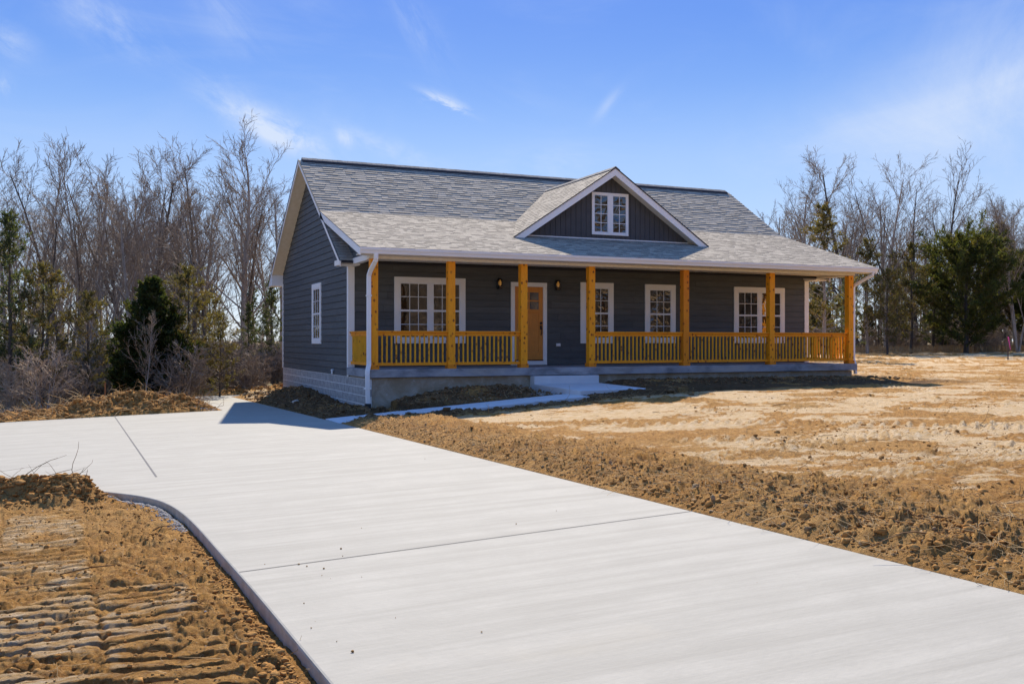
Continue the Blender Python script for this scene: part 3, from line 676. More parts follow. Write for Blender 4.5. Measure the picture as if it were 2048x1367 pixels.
# eave returns
mb = MB(); mb.box(OV-.005, .14, 1.50, YF-.03, 2.535, 2.665); HP(mb.build('eave_return', 'white_trim', None, bevel=.004))
mb = MB(); mb.box(XE-.14, XR-.03, 1.55, YF-.03, 2.535, 2.64); HP(mb.build('eave_return', 'white_trim', None, bevel=.004))
mb = MB(); mb.prism([(YB+.03, 2.53), (11.82, 2.53), (11.82, 2.66), (11.3, 2.95), (YB+.03, 2.9)], 0, OV-.005, .02); HP(mb.build('eave_return', 'white_trim', None, bevel=.004))
# porch beam, ceiling, front soffit, gutter
mb = MB(); mb.box(-.04, XE-.05, -.005, .185, 2.578, 2.70); HP(mb.build('porch_beam', 'soffit', None, bevel=.004))
mb = MB(); mb.box(-.045, .10, .185, YF-.03, 2.56, 2.70); HP(mb.build('porch_beam', 'white_trim', None, bevel=.004))
mb = MB(); mb.box(XE-.2, XE-.05, .185, YF-.03, 2.57, 2.70); HP(mb.build('porch_beam', 'soffit', None, bevel=.004))
mb = MB(); mb.box(.10, XE-.2, .185, YF, 2.655, 2.68); HP(mb.build('porch_ceiling', 'soffit', None))
mb = MB(); mb.box(OV+.02, XR-.02, -.39, -.005, 2.645, 2.665); HP(mb.build('soffit', 'soffit', None))
mb = MB(); prof = [(-.39, 2.65), (-.47, 2.65), (-.478, 2.69), (-.50, 2.73), (-.515, 2.775), (-.515, 2.79), (-.50, 2.79), (-.485, 2.735), (-.455, 2.665), (-.40, 2.665), (-.40, 2.79), (-.39, 2.79)]
mb.prism([(-.385, 2.652), (-.47, 2.652), (-.482, 2.70), (-.508, 2.745), (-.512, 2.79), (-.385, 2.79)], 0, OV-.01, XR+.03); HP(mb.build('gutter', 'white_trim', None))
# downspouts
mb = MB(); sq = (.095, .068)
mb.tube([(.0, -.45, 2.66), (.0, -.44, 2.53)], .04, sq=sq); mb.tube([(.0, -.44, 2.56), (-.0, -.42, 2.50), (-.05, -.14, 2.28), (-.06, -.06, 2.18), (-.06, -.05, 2.1), (-.06, -.05, .17)], .04, sq=sq)
mb.tube([(-.06, -.05, .20), (-.06, -.055, .12), (-.11, -.12, -.03), (-.115, -.13, -.10), (-.10, -.12, -.80)], .04, sq=sq); dsp = HP(mb.build('downspout', 'white_trim', None, bevel=.006))
for zz in (1.7, -.45):
    mb = MB(); mb.box(-.12 if zz > 0 else -.165, .0 if zz > 0 else -.03, -.10 if zz > 0 else -.17, -.0 if zz > 0 else .0, zz, zz+.03); SP(mb.build('strap', 'white_trim', None), dsp)
    # straps sit round the pipe
mb = MB(); mb.tube([(-.10, -.12, -.78), (-.11, -.13, -.95)], .05, sq=(.13, .10)); HP(mb.build('drain_boot', 'black_plastic', None))
mb = MB(); mb.tube([(XR-.12, -.44, 2.66), (XR-.12, -.43, 2.58), (XR-.20, -.30, 2.50), (14.62, .0, 2.32), (14.61, .08, 2.24), (14.61, .08, .1)], .04, sq=(.07, .08)); mb.tube([(14.61, .08, .12), (14.64, .06, 0.), (14.66, .05, -.3)], .04, sq=(.07, .08))
HP(mb.build('downspout', 'white_trim', None, bevel=.006))
# dormer
DX, DZ, DS = 7.33, 5.46, .667; DY = 1.42; WY = 1.76
dormer = HP(MB_ := (lambda: (lambda m_: (m_.prism([(DX-2.92, 3.42), (DX+2.92, 3.42), (DX, DZ-.10)], 1, WY+.012, 4.2), m_.build('dormer', 'batten_siding', None))[1])(MB()))())
mb = MB()
x = DX - 2.95
while x < DX + 2.9:
    a, b_ = x+.006, x+.152
    za = DZ-.13-DS*abs(a-DX); zb = DZ-.13-DS*abs(b_-DX); zbt = 3.50
    if max(za, zb) > zbt:
        if a < DX < b_: pass
        mb.hexa([(a, WY-.012, zbt), (b_, WY-.012, zbt), (b_, WY+.012, zbt), (a, WY+.012, zbt), (a, WY-.012, max(za, zbt)), (b_, WY-.012, max(zb, zbt)), (b_, WY+.012, max(zb, zbt)), (a, WY+.012, max(za, zbt))])
    x += .158
SP(mb.build('vertical_siding', 'batten_siding', None), dormer).location = (0, 0, 0)
mb = MB(); mb.box(DX-2.62, DX+2.62, WY-.03, WY+.01, 3.482, 3.52); SP(mb.build('bottom_trim', 'white_trim', None), dormer)
def dslope(sgn, name, top, dep, y0, y1, material, ext=0., xin=0.):
    """inclined strip following the dormer roof, seen in X-Z"""
    mb = MB(); W_ = 3.08+ext; f = lambda d: DZ - DS*d
    P = [(DX+sgn*xin, f(xin)-top-dep), (DX+sgn*W_, f(W_)-top-dep), (DX+sgn*W_, f(W_)-top), (DX+sgn*xin, f(xin)-top)]
    mb.prism(P, 1, y0, y1); return SP(mb.build(name, material, None), dormer)
for s in (-1, 1):
    dslope(s, 'barge_board', .022, .195, DY-.012, DY+.02, 'white_trim')
    dslope(s, 'soffit', .165, .012, DY+.02, WY-.01, 'soffit')
    dslope(s, 'roof_rim', -.012, .034, DY-.03, DY+.0, 'roof_edge', .02)
    cD = math.hypot(1, DS); Ls = 3.13*cD
    P0 = Vector((DX+s*3.13, 0, DZ-DS*3.13))
    Vd = Vector((-s, 0, DS))/cD; nr_ = Vector((s*DS, 0, 1))/cD
    def yv(sl):                                             # where this height meets the big roofs
        z = DZ-DS*3.13 + sl*DS/cD
        return (z-2.80)/PS-.45+.1 if z < 4.14 else (z-4.14)/MS+3.76+.06
    mb = MB(); shingle_plane(mb, P0, Vector((0, 1, 0)), Vd, nr_, lambda q: DY-.02, lambda q: yv(q), 0, Ls-.02)
    me = bpy.data.meshes.new('shingles'); me.from_pydata(mb.v, [], mb.f); link('shingles', me, ['shingle', 'roof_edge'], dormer); me.polygons.foreach_set('material_index', mb.mi)
    mb = MB(); f = lambda d: DZ-DS*d-.014
    mb.hexa([(DX, DY, f(0)-.03), (DX+s*3.1, DY, f(3.1)-.03), (DX+s*2.0, 3.72, f(2.0)-.03), (DX, 5.75, f(0)-.03), (DX, DY, f(0)), (DX+s*3.1, DY, f(3.1)), (DX+s*2.0, 3.72, f(2.0)), (DX, 5.75, f(0))]); SP(mb.build('roof_deck', 'roof_edge', None), dormer)
    # dark valley flashing line
    mb = MB(); vy = [(3.12, DY), (2.0, 3.77), (.04, 5.78)]
    for (d0, y0), (d1, y1) in zip(vy, vy[1:]):
        zz0, zz1 = DZ-DS*d0+.014, DZ-DS*d1+.014; mb.hexa([(DX+s*(d0+.03), y0, zz0-.03), (DX+s*d0, y0+.05, zz0-.03), (DX+s*d1, y1+.05, zz1-.03), (DX+s*(d1+.03), y1, zz1-.03), (DX+s*(d0+.03), y0, zz0), (DX+s*d0, y0+.05, zz0+.006), (DX+s*d1, y1+.05, zz1+.006), (DX+s*(d1+.03), y1, zz1)])
    SP(mb.build('valley', 'roof_edge', None), dormer)
mb = MB(); y = DY-.03
while y < 5.8:
    e = .145; mb.prism([(DX-.14, DZ-.075), (DX-.14, DZ-.06), (DX, DZ+.035+random.uniform(-.003, .003)), (DX+.14, DZ-.06), (DX+.14, DZ-.075), (DX, DZ+.0)], 1, y, y+e-.006); y += e
SP(mb.build('ridge_cap', 'ridge_shingle', None), dormer)
# ---- windows:  built in a local frame, x across, z up, -y outward
def window(xc, z0, z1, wdt, units, cols, rows, trim=.14, glass='glass', sashes=2, name='window', topcap=0.):
    root = MB(); hw = wdt/2; d = .034
    for q in ((-hw, hw, -d, 0, z1-trim, z1), (-hw, hw, -d, 0, z0, z0+trim*.85), (-hw, -hw+trim, -d+.002, 0, z0+trim*.85, z1-trim), (hw-trim, hw, -d+.002, 0, z0+trim*.85, z1-trim)): root.box(*q)
    o = root.build(name, 'white_trim', None, bevel=.003)
    iw = hw-trim; zi0, zi1 = z0+trim*.85, z1-trim; mull = .11 if units > 1 else 0; uw = (2*iw - mull*(units-1))/units
    fr = MB(); pn = MB(); mu = MB()
    if units > 1: fr.box(-mull/2, mull/2, -.030, 0, zi0, zi1)
    pn.box(-iw, iw, -.012, -.002, zi0, zi1)
    for k in range(units):
        a = -iw + k*(uw+mull); b_ = a+uw; fw = .035
        zmid = (zi0+zi1)/2
        fr.box(a, a+fw, -.026, 0, zi0, zi1); fr.box(b_-fw, b_, -.026, 0, zi0, zi1); fr.box(a+fw, b_-fw, -.026, 0, zi1-fw, zi1); fr.box(a+fw, b_-fw, -.026, 0, zi0, zi0+fw*1.3)
        if sashes == 2: fr.box(a+fw, b_-fw, -.029, 0, zmid-.025, zmid+.025)
        parts = [(zi0+fw*1.3, zmid-.025), (zmid+.025, zi1-fw)] if sashes == 2 else [(zi0+fw*1.3, zi1-fw)]
        for (p, q) in parts:
            for c in range(1, cols): x = a+fw+(uw-2*fw)*c/cols; mu.box(x-.008, x+.008, -.019, -.010, p, q)
            for r_ in range(1, rows): zz = p+(q-p)*r_/rows; mu.box(a+fw, b_-fw, -.0185, -.010, zz-.008, zz+.008)
    fr.build('frame', 'vinyl', o, bevel=.003); pn.build('pane', glass, o); mu.build('muntin', 'vinyl', o)
    o.parent = house; return o
def put(o, x, y, z=0, rz=0):
    o.location = Vector((x, y, z)) - HO; o.rotation_euler = (0, 0, rz)
put(window(0, .604, 2.319, 1.953, 2, 3, 2), 2.157, YF-.008)
put(window(0, .600, 2.308, 1.059, 1, 3, 2, glass='wavy_glass'), 7.106, YF-.008)
put(window(0, .604, 2.304, 1.041, 1, 3, 2, glass='wavy_glass'), 9.199, YF-.008)
put(window(0, .600, 2.302, 1.907, 2, 3, 2), 12.76, YF-.008)
put(window(0, .586, 2.318, 1.184, 1, 3, 2), -.008, 5.79, 0, R(-90))
dw = window(0, 3.62, 4.80, 1.165, 2, 2, 4, trim=.05, glass='wavy_glass', sashes=1); put(dw, 7.345, WY-.014)

# ---- front door
dr = MB(); X0, X1 = 4.451, 5.53; Y_ = YF-.008
dr.box(X0, X0+.115, Y_-.036, Y_, .125, 2.262); dr.box(X1-.115, X1, Y_-.036, Y_, .125, 2.262); dr.box(X0+.115, X1-.115, Y_-.036, Y_, 2.145, 2.262); dr.box(X0, X1, Y_-.04, Y_, .012, .125)
df = HP(dr.build('door_frame', 'white_trim', None, bevel=.003))
a, b_, z0, z1 = X0+.118, X1-.118, .15, 2.142
door = MB(); st = .125; yy = Y_-.018
door.box(a, a+st, yy, Y_, z0, z1); door.box(b_-st, b_, yy, Y_, z0, z1); door.box(a+st, b_-st, yy, Y_, z1-.15, z1); door.box(a+st, b_-st, yy, Y_, z0, z0+.22); door.box(a+st, b_-st, yy, Y_, 1.42, 1.53)
door.box(a+st-.01, b_-st+.01, yy-.022, yy, 1.44, 1.475); cxm = (a+b_)/2; door.box(cxm-.055, cxm+.055, yy, Y_, z0+.22, 1.42)
door.box(cxm-.02, cxm+.02, yy, Y_, 1.53, z1-.15); zc = (1.53+z1-.15)/2; door.box(a+st, cxm-.02, yy, Y_, zc-.02, zc+.02); door.box(cxm+.02, b_-st, yy, Y_, zc-.02, zc+.02)
door.box(a+st, cxm-.055, Y_-.008, Y_, z0+.22, 1.42); door.box(cxm+.055, b_-st, Y_-.008, Y_, z0+.22, 1.42)
door = HP(door.build('front_door', 'door_wood', None, bevel=.003)); door['label'] = 'natural wood front door with four small lites'
mb = MB()
for p, q in ((a+st, cxm-.02), (cxm+.02, b_-st)):
    for z_, z2 in ((1.53, zc-.02), (zc+.02, z1-.15)): mb.box(p, q, Y_-.010, Y_-.002, z_, z2)
SP(mb.build('lite', 'lite_glass', None), door)
mb = MB(); hx = b_-.062
mb.tube([(hx, yy-.001, 1.155), (hx, yy-.03, 1.155)], .036, 14); mb.tube([(hx, yy-.001, 1.05), (hx, yy-.012, 1.05)], .034, 12); mb.box(hx-.028, hx+.028, yy-.016, yy, .98, 1.09)
mb.tube([(hx, yy-.01, 1.035), (hx, yy-.05, 1.03), (hx, yy-.06, .99), (hx, yy-.055, .90), (hx, yy-.03, .84), (hx, yy-.01, .835)], [.012, .014, .013, .012, .011, .013], 8)
SP(mb.build('handle', 'black_metal', None, smooth=False), door)
mb = MB(); mb.box(a-.004, b_+.004, Y_-.05, Y_-.002, .126, .148); SP(mb.build('threshold', 'black_metal', None), df)

# ---- wall lamps, outlet, vent
def wall_lamp(x, z):
    o = MB(); y = YF-.016
    o.box(-.055, .055, -.02, 0, -.10, .13); o.tube([(0, -.02, .10), (0, -.085, .10)], .012, 8); o.tube([(0, -.085, .10), (0, -.085, .145)], [.075, .045], 16); o.tube([(0, -.085, -.145), (0, -.085, -.125)], .078, 16)
    for k in range(6): t = k*math.pi/3; o.tube([(.076*math.cos(t), -.085+.076*math.sin(t), -.13), (.076*math.cos(t), -.085+.076*math.sin(t), .10)], .005, 5)
    r_ = o.build('wall_lamp', 'black_metal', None); r_.parent = house; r_.location = Vector((x, y, z))-HO
    g = MB(); n = 20
    g.tube([(0, -.085, -.122), (0, -.085, .098)], .068, n); gl = g.build('lamp_shade', 'lamp_glass', r_, smooth=True)
    g = MB(); g.tube([(0, -.085, .09), (0, -.085, .06), (0, -.085, .03), (0, -.085, -.02), (0, -.085, -.05)], [.012, .014, .026, .022, .004], 10); g.build('bulb', 'bulb', r_, smooth=True)
wall_lamp(4.10, 2.20); wall_lamp(5.84, 2.20)
mb = MB(); mb.box(5.82, 5.95, YF-.036, YF-.01, .52, .60); mb.box(5.845, 5.925, YF-.044, YF-.037, .535, .585); HP(mb.build('outlet_cover', 'vinyl', None, bevel=.004))
mb = MB(); mb.box(6.20, 6.215, YF-.024, YF-.01, .20, .215); 
mb = MB(); mb.tube([(-.016, 3.72, -.12), (-.075, 3.72, -.12)], .034, 10); mb.tube([(-.06, 3.66, -.11), (-.06, 3.66, -.21)], .026, 10); mb.tube([(-.06, 3.74, -.115), (-.06, 3.66, -.115)], .02, 8); HP(mb.build('vent_elbow', 'vinyl', None))

# ---- porch slab, posts, railings, step
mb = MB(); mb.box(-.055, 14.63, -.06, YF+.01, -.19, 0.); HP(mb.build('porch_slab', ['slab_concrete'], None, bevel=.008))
mb = MB(); mb.box(4.08, 5.9, -.24, .02, -.62, -.205); mb.hexa([(4.08, -2.66, -.62), (5.9, -2.66, -.62), (5.9, -.245, -.62), (4.08, -.245, -.62), (4.08, -2.66, -.447), (5.9, -2.66, -.437), (5.9, -.245, -.40), (4.08, -.245, -.405)])
steps = mb.build('front_step', 'step_concrete', None, bevel=.008); HP(steps)
LP = 14.3663; PW = .178
px = [t*LP for t in (0, 2/15, 4/15, .4, .6, .8, 1.)]
def post_mesh():
    mb = MB(); mb.box(0, PW, 0, PW, .0, 2.578); return mb
post0 = post_mesh().build('post', 'cedar_wood', None, bevel=.006); sk = MB()
for q in ((-.019, PW+.019, -.019, -.001, .001, .095), (-.019, PW+.019, PW+.001, PW+.019, .001, .095), (-.019, -.001, -.001, PW+.001, .001, .095), (PW+.001, PW+.019, -.001, PW+.001, .001, .095)): sk.box(*q)
base0 = sk.build('post_base', 'cedar_base', post0)
post0.parent = house; post0.location = Vector((px[0], 0, 0))-HO
for k, x in enumerate(px[1:]):
    p_ = post0.copy(); p_.data = post0.data.copy(); C.objects.link(p_); b2 = base0.copy(); C.objects.link(b2); b2.parent = p_
    # each post its own stretch of timber: shift mesh data against the object origin so that the grain differs
    p_.location = Vector((x, 0, 0))-HO
    if k in (3,):
        p_.data.materials[0] = MATS['cedar_base']; p_['label'] = 'redder cedar porch post'
for k, o in enumerate([post0] + [o for o in house.children if o.name.startswith('post.')]):
    me = o.data; sh = k*3.37; co = np.empty(len(me.vertices)*3, np.float32); me.vertices.foreach_get('co', co); co = co.reshape(-1, 3); co[:, 2] += sh; me.vertices.foreach_set('co', co.ravel()); o.location.z -= sh
    for c in o.children: c.location.z += sh
def railing(a, b_, n, along='x', off=0.):
    """rail between a and b along x (at y centre off) or along y (at x centre off)"""
    root = MB()
    def bx(m_, s0, s1, t0, t1, z0, z1):
        if along == 'x': m_.box(s0, s1, t0+off, t1+off, z0, z1)
        else: m_.box(t0+off, t1+off, s0, s1, z0, z1)
    bx(root, a, b_, -.062, .062, .867, .905)
    r_ = root.build('railing', 'cedar_rail', None, bevel=.004); r_.parent = house; r_.location = -HO
    for nm, q in (('top_rail', (a+.001, b_-.001, -.022, .022, .785, .8665)), ('bottom_rail', (a+.001, b_-.001, -.03, .03, .085, .155))):
        m_ = MB(); bx(m_, *q); m_.build(nm, 'cedar_rail', r_, bevel=.003)
    for k in range(n):
        s = a + (b_-a)*(k+1)/(n+1); m_ = MB(); bx(m_, s-.0175, s+.0175, -.0175, .0175, .1555, .7845); m_.build('baluster', 'baluster_wood', r_)
yc = PW/2
for k, n in ((0, 14), (1, 14), (3, 22), (4, 22), (5, 22)): railing(px[k]+PW+.001, px[k+1]-.001, n, 'x', yc)
railing(PW+.001, YF-.03, 15, 'y', .07); railing(PW+.001, YF-.03, 15, 'y', LP+.09)

exec_after = []
# ------------------------------------------------------------------ trees
def tubes(P0, P1, R0, R1, n):
    P0 = np.asarray(P0); P1 = np.asarray(P1); R0 = np.asarray(R0)[:, None, None]; R1 = np.asarray(R1)[:, None, None]
    d = P1-P0; d = d/np.maximum(np.linalg.norm(d, axis=1, keepdims=True), 1e-9)
    up = np.where(np.abs(d[:, 2:3]) > .9, np.array([[1., 0, 0]]), np.array([[0, 0, 1.]]))
    x = np.cross(up, d); x /= np.linalg.norm(x, axis=1, keepdims=True); y = np.cross(d, x)
    a = np.arange(n)*2*np.pi/n; ca = np.cos(a)[None, :, None]; sa = np.sin(a)[None, :, None]
    ring = x[:, None]*ca + y[:, None]*sa
    V = np.concatenate([P0[:, None]+ring*R0, P1[:, None]+ring*R1], 1)          # m,2n,3
    m = len(P0); b = (np.arange(m)*2*n)[:, None]; i = np.arange(n)[None]; j = (i+1) % n
    Fq = np.stack([b+i, b+j, b+n+j, b+n+i], -1).reshape(-1, 4)
    return V.reshape(-1, 3), Fq
def rotv(v, ax, a):
    ax = ax/np.linalg.norm(ax); return v*math.cos(a) + np.cross(ax, v)*math.sin(a) + ax*np.dot(ax, v)*(1-math.cos(a))
def bare_tree(seed, h=14., r0=.16, fork=.35, spread=.5, dens=1., clear=.3, twl=1., up=.35, stems=1, levels=4):
    rg = np.random.default_rng(seed); segs = [[], []]
    def grow(p, d, ln, r, lev, upb):
        n = 7 if lev == 0 else (5 if lev == 1 else (4 if lev == 2 else 2)); st = ln/n; pts = []
        wob = (.045, .085, .11, .13, .16)[lev]
        rr = r
        for k in range(n):
            d = d + rg.normal(0, wob, 3); d[2] += upb*(.02 if lev == 0 else .10); d /= np.linalg.norm(d)
            q = p+d*st; r2 = r*(1-(k+1)/n*(.80 if lev < 3 else .7)); r2 = max(r2, .0065)
            segs[0 if lev == 0 or (lev == 1 and rr > .03) else 1].append((p, q, rr, r2)); pts.append((q, d.copy(), r2, (k+1)/n)); p = q; rr = r2
        if lev >= levels: return
        cnt = (int(18*dens), int(8*dens), int(5*dens), 2)[lev]
        for k in range(cnt):
            f = (clear + (1-clear)*(k+rg.random())/cnt) if lev == 0 else .12 + .88*(k+rg.random())/cnt
            idx = min(int(f*n), n-1); q, dd, r2, ff = pts[idx]
            if idx > 0: q0 = pts[idx-1][0]; tt = f*n-idx; q = q0 + (q-q0)*tt
            ax = np.cross(dd, rg.normal(0, 1, 3)); ang = rg.normal((spread if lev == 0 else .50), .13)
            nd_ = rotv(dd, ax, ang)
            if lev == 0: l2 = h*(.50 - .36*f)*rg.uniform(.7, 1.25)*(1 if fork else 1); rb = r0*(1-f*.75)*.42*rg.uniform(.7, 1.2)
            elif lev == 1: l2 = ln*(.52-.25*f)*rg.uniform(.6, 1.3); rb = max(r2*.6, .014)
            elif lev == 2: l2 = max(ln*(.5-.2*f), .25)*rg.uniform(.6, 1.3)*twl; rb = max(r2*.6, .010)
            else: l2 = rg.uniform(.15, .45)*twl; rb = .0075
            if lev <= 1 and rb < .011: rb = .011
            grow(q, nd_, l2, rb, lev+1, upb)
    for s in range(stems):
        d = np.array([rg.normal(0, .04 + (.22 if stems > 1 else 0)), rg.normal(0, .04 + (.22 if stems > 1 else 0)), 1.]); d /= np.linalg.norm(d)
        grow(np.array([rg.normal(0, .12)*(stems > 1), rg.normal(0, .12)*(stems > 1), -.25]), d, h*rg.uniform(.9, 1.)*(.95), r0*(1 if s == 0 else .75), 0, up)
    out = []
    for sidx, n in ((0, 6), (1, 3)):
        S = segs[sidx]; V, Fq = tubes([s[0] for s in S], [s[1] for s in S], [s[2] for s in S], [s[3] for s in S], n); out.append((V, Fq))
    return out
def tri_sprays(cent, dirs, ln, wd, rg, n=3):
    m = len(cent); cent = np.repeat(cent, n, 0); d = np.repeat(dirs, n, 0) + rg.normal(0, .45, (m*n, 3)); d /= np.linalg.norm(d, axis=1, keepdims=True)
    s = np.cross(d, rg.normal(0, 1, (m*n, 3))); s /= np.linalg.norm(s, axis=1, keepdims=True)
    l_ = (ln*rg.uniform(.6, 1.3, m*n))[:, None]; w_ = (wd*rg.uniform(.6, 1.3, m*n))[:, None]
    c = cent + rg.normal(0, ln*.25, (m*n, 3))
    V = np.stack([c - d*l_*.5, c + s*w_*.5, c + d*l_*.5, c - s*w_*.5], 1)
    Fq = np.arange(m*n*4).reshape(-1, 4); return V.reshape(-1, 3), Fq
def cedar(seed, h=6., w=3., shape='cone', dens=1., bare=.06, spray=(.20, .07), nb=110, gap=.25, droop=.0, r0=.11):
    """evergreen: trunk, limbs in uneven whorls, foliage sprays along the outer part of each limb"""
    rg = np.random.default_rng(seed); S = []; cs = []; ds = []
    p = np.array([0, 0, -.2]); n = 10; pts = [p]
    for k in range(n): p = p + np.array([rg.normal(0, .02*h/6), rg.normal(0, .02*h/6), (h+.1)/n]); pts.append(p)
    for k in range(n): S.append((pts[k], pts[k+1], r0*(1-k/n)+.012, r0*(1-(k+1)/n)+.01))
    L2 = []
    for k in range(nb):
        f = bare + (1-bare)*((k+rg.random())/nb)**.92
        if shape == 'cone': rad = (1-f)**.80*min(1, .55+3*(f-bare))
        elif shape == 'round': rad = math.sqrt(max(0, 1-((f-.40)/.62)**2))*(1. if f < .7 else 1.-(f-.7)*1.6)*(1. if f > .2 else .8)
        else: rad = (1-f)**.6*rg.uniform(.45, 1.)
        rad = rad*w/2*rg.uniform(.62, 1.12) + .06
        a = k*2.399 + rg.normal(0, .4); q = pts[0]*0 + np.array([np.interp(f*h, [t[2] for t in pts], [t[0] for t in pts]), np.interp(f*h, [t[2] for t in pts], [t[1] for t in pts]), f*h])
        e = min(.9, rg.normal(.30 - droop + .28*f, .13)); d = np.array([math.cos(a)*math.cos(e), math.sin(a)*math.cos(e), math.sin(e)])
        m_ = 4; pp = q
        for s in range(m_):
            d = d + rg.normal(0, .10, 3); d[2] += .05; d /= np.linalg.norm(d); q2 = pp + d*rad/m_/max(.35, math.cos(e)); rr = max(.006, .022*(1-s/m_)*(1-f)*h/6+.005)
            L2.append((pp, q2, rr, rr*.75))
            if s >= 1 or f > .75:
                kk = max(1, int(rg.poisson((5 if s > 1 else 3)*dens*max(.35, rad))))
                if rg.random() > gap*.55:
                    for _ in range(kk):
                        c0 = pp+(q2-pp)*rg.random(); dd = d*.6+rg.normal(0, .5, 3); dd[2] += .25; dd /= np.linalg.norm(dd); ln = rg.uniform(.15, .42)*(.5+.5*min(rad, 1.5))
                        L2.append((c0, c0+dd*ln, .006, .003))
                        for u_ in np.linspace(.25, 1., 4): cs.append(c0+dd*ln*u_); ds.append(dd)
            pp = q2
    V1, F1 = tubes([s[0] for s in S], [s[1] for s in S], [s[2] for s in S], [s[3] for s in S], 7)
    V2, F2 = tubes([s[0] for s in L2], [s[1] for s in L2], [s[2] for s in L2], [s[3] for s in L2], 3)
    V3, F3 = tri_sprays(np.array(cs), np.array(ds), spray[0], spray[1], rg)
    return (V1, F1), (V2, F2), (V3, F3)
PROTO = {}
def proto(key, gen, bark='bark', twig='twig', leaf=None):
    res = gen
    mt = np_mesh(key+'_trunk', *res[0]); mt.materials.append(MATS[bark]); mt.polygons.foreach_set('use_smooth', np.ones(len(mt.polygons), bool))
    mc = np_mesh(key+'_branches', *res[1]); mc.materials.append(MATS[twig])
    ml = None
    if len(res) > 2: ml = np_mesh(key+'_leaves', *res[2]); ml.materials.append(MATS[leaf])
    PROTO[key] = (mt, mc, ml)
def plant(key, name, x, y, s=1., rz=0., label=None, cat='tree', group=None, sz=None, dz=0.):
    z = float(tz(x, y)[0])+dz; o = empty(name, (x, y, z), rz); o.scale = (s, s, sz or s)
    mt, mc, ml = PROTO[key]
    for nm, me in (('trunk', mt), ('branches', mc), ('foliage', ml)):
        if me: c = bpy.data.objects.new(nm, me); C.objects.link(c); c.parent = o
    tag(o, label, cat, group); return o
def at(u, D):                                    # u: column of the 2048 px photograph; D: metres ahead
    q = CAM + FW*D + RT*((u-1024)/F_PX*D); return float(q[0]), float(q[1])

for k in range(5): proto(f'tall{k}', bare_tree(100+k, 14, .15, spread=.52, clear=.28+.05*(k % 3), dens=.85), 'bark' if k % 2 else 'dark_bark')
proto('wide0', bare_tree(210, 14, .22, spread=.62, clear=.25, dens=1.15), 'bark'); proto('wide1', bare_tree(211, 13, .18, spread=.7, clear=.2, dens=1.1), 'dark_bark')
proto('multi0', bare_tree(220, 13, .13, spread=.42, clear=.35, stems=3, dens=.62), 'dark_bark'); proto('multi1', bare_tree(221, 12, .12, spread=.45, clear=.2, stems=3, dens=.8), 'bark')
proto('thin0', bare_tree(230, 10, .06, spread=.5, clear=.3, dens=.8, levels=3), 'bark'); proto('thin1', bare_tree(231, 9, .05, spread=.6, clear=.15, dens=.8, levels=3), 'dark_bark'); proto('thin2', bare_tree(232, 9, .055, spread=.45, clear=.2, dens=.9, levels=3), 'pale_bark', 'pale_twig')
proto('brush0', bare_tree(240, 2.6, .022, spread=.8, clear=.03, stems=6, dens=.7, up=.1, twl=.6, levels=3), 'pale_bark', 'pale_twig')
proto('brush1', bare_tree(241, 2.2, .020, spread=.9, clear=.05, stems=7, dens=.7, up=.05, twl=.6, levels=3), 'bark', 'twig')
proto('cone0', cedar(300, 5., 4.2, 'cone', 1.6, .03, (.18, .07), 150, .1), 'dark_bark', 'twig', 'dark_cedar_leaf')
proto('cone1', cedar(301, 5., 2.2, 'cone', 1.0, .08, (.18, .06), 110, .3), 'bark', 'twig', 'olive_leaf')
proto('bigcedar', cedar(310, 7.4, 7.6, 'round', .85, .05, (.19, .062), 190, .4, -.1, .17), 'dark_bark', 'dark_bark', 'cedar_leaf')
proto('sparse0', cedar(320, 9., 6.2, 'sparse', .55, .10, (.20, .06), 95, .6, .0, .13), 'bark', 'bark', 'olive_leaf')
proto('sparse1', cedar(321, 7., 3.6, 'round', .38, .08, (.20, .05), 100, .5, .0, .09), 'dark_bark', 'twig', 'olive_leaf')
proto('sparse2', cedar(322, 8., 4.0, 'sparse', .42, .06, (.20, .05), 110, .4, .1, .11), 'dark_bark', 'twig', 'pine_leaf')
print('proto faces', {k: (sum(len(m.polygons) for m in v if m), round(max(max(q.co.z for q in m.vertices) for m in v if m), 1)) for k, v in PROTO.items()})

# left-hand woods, trees one can pick out
named = [
    ('wide0', 490, 44, 10.6, 'tall_bare_tree', 'tall bare tree with wide fan of limbs, nearest the left gable'),
    ('tall0', 385, 46, 10.6, 'tall_bare_tree', 'dark leaning bare tree forking just right of the dark conical cedar'),
    ('multi0', 325, 47, 11.0, 'multi_stem_tree', 'clump of several tall dark bare stems rising straight behind the dark conical cedar'),
    ('wide1', 262, 45, 10.6, 'tall_bare_tree', 'bare tree with a wide V of limbs above the dark cedar and its left side'),
    ('multi1', 180, 38, 9.2, 'multi_stem_tree', 'bushy multi-stemmed bare tree spreading upward left of the cedars'),
    ('tall2', 130, 42, 9.8, 'tall_bare_tree', 'straight bare tree with fine twigs, second tall crown from the left edge'),
    ('tall3', 60, 40, 9.6, 'tall_bare_tree', 'tall bare tree with dense twiggy crown at the left edge of the woods'),
    ('tall1', 12, 39, 9.6, 'tall_bare_tree', 'tall bare tree rising behind the thin olive evergreen at the left frame edge'),
    ('tall4', -30, 41, 10.2, 'tall_bare_tree', 'bare tree whose right-hand limbs reach in past the left frame edge'),
    ('thin1', 425, 36, 6.8, 'slim_bare_tree', 'slim dark bare trunk between the leaning tree and the big fan-shaped tree'),
]
for key, u, D, s, nm, lab in named:
    x, y = at(u, D); hh = {'wide0': 14, 'wide1': 13, 'multi0': 13, 'multi1': 12, 'thin1': 9}.get(key, 14); plant(key, nm, x, y, s/hh*1.12, random.uniform(0, 6.28), lab, 'tree')
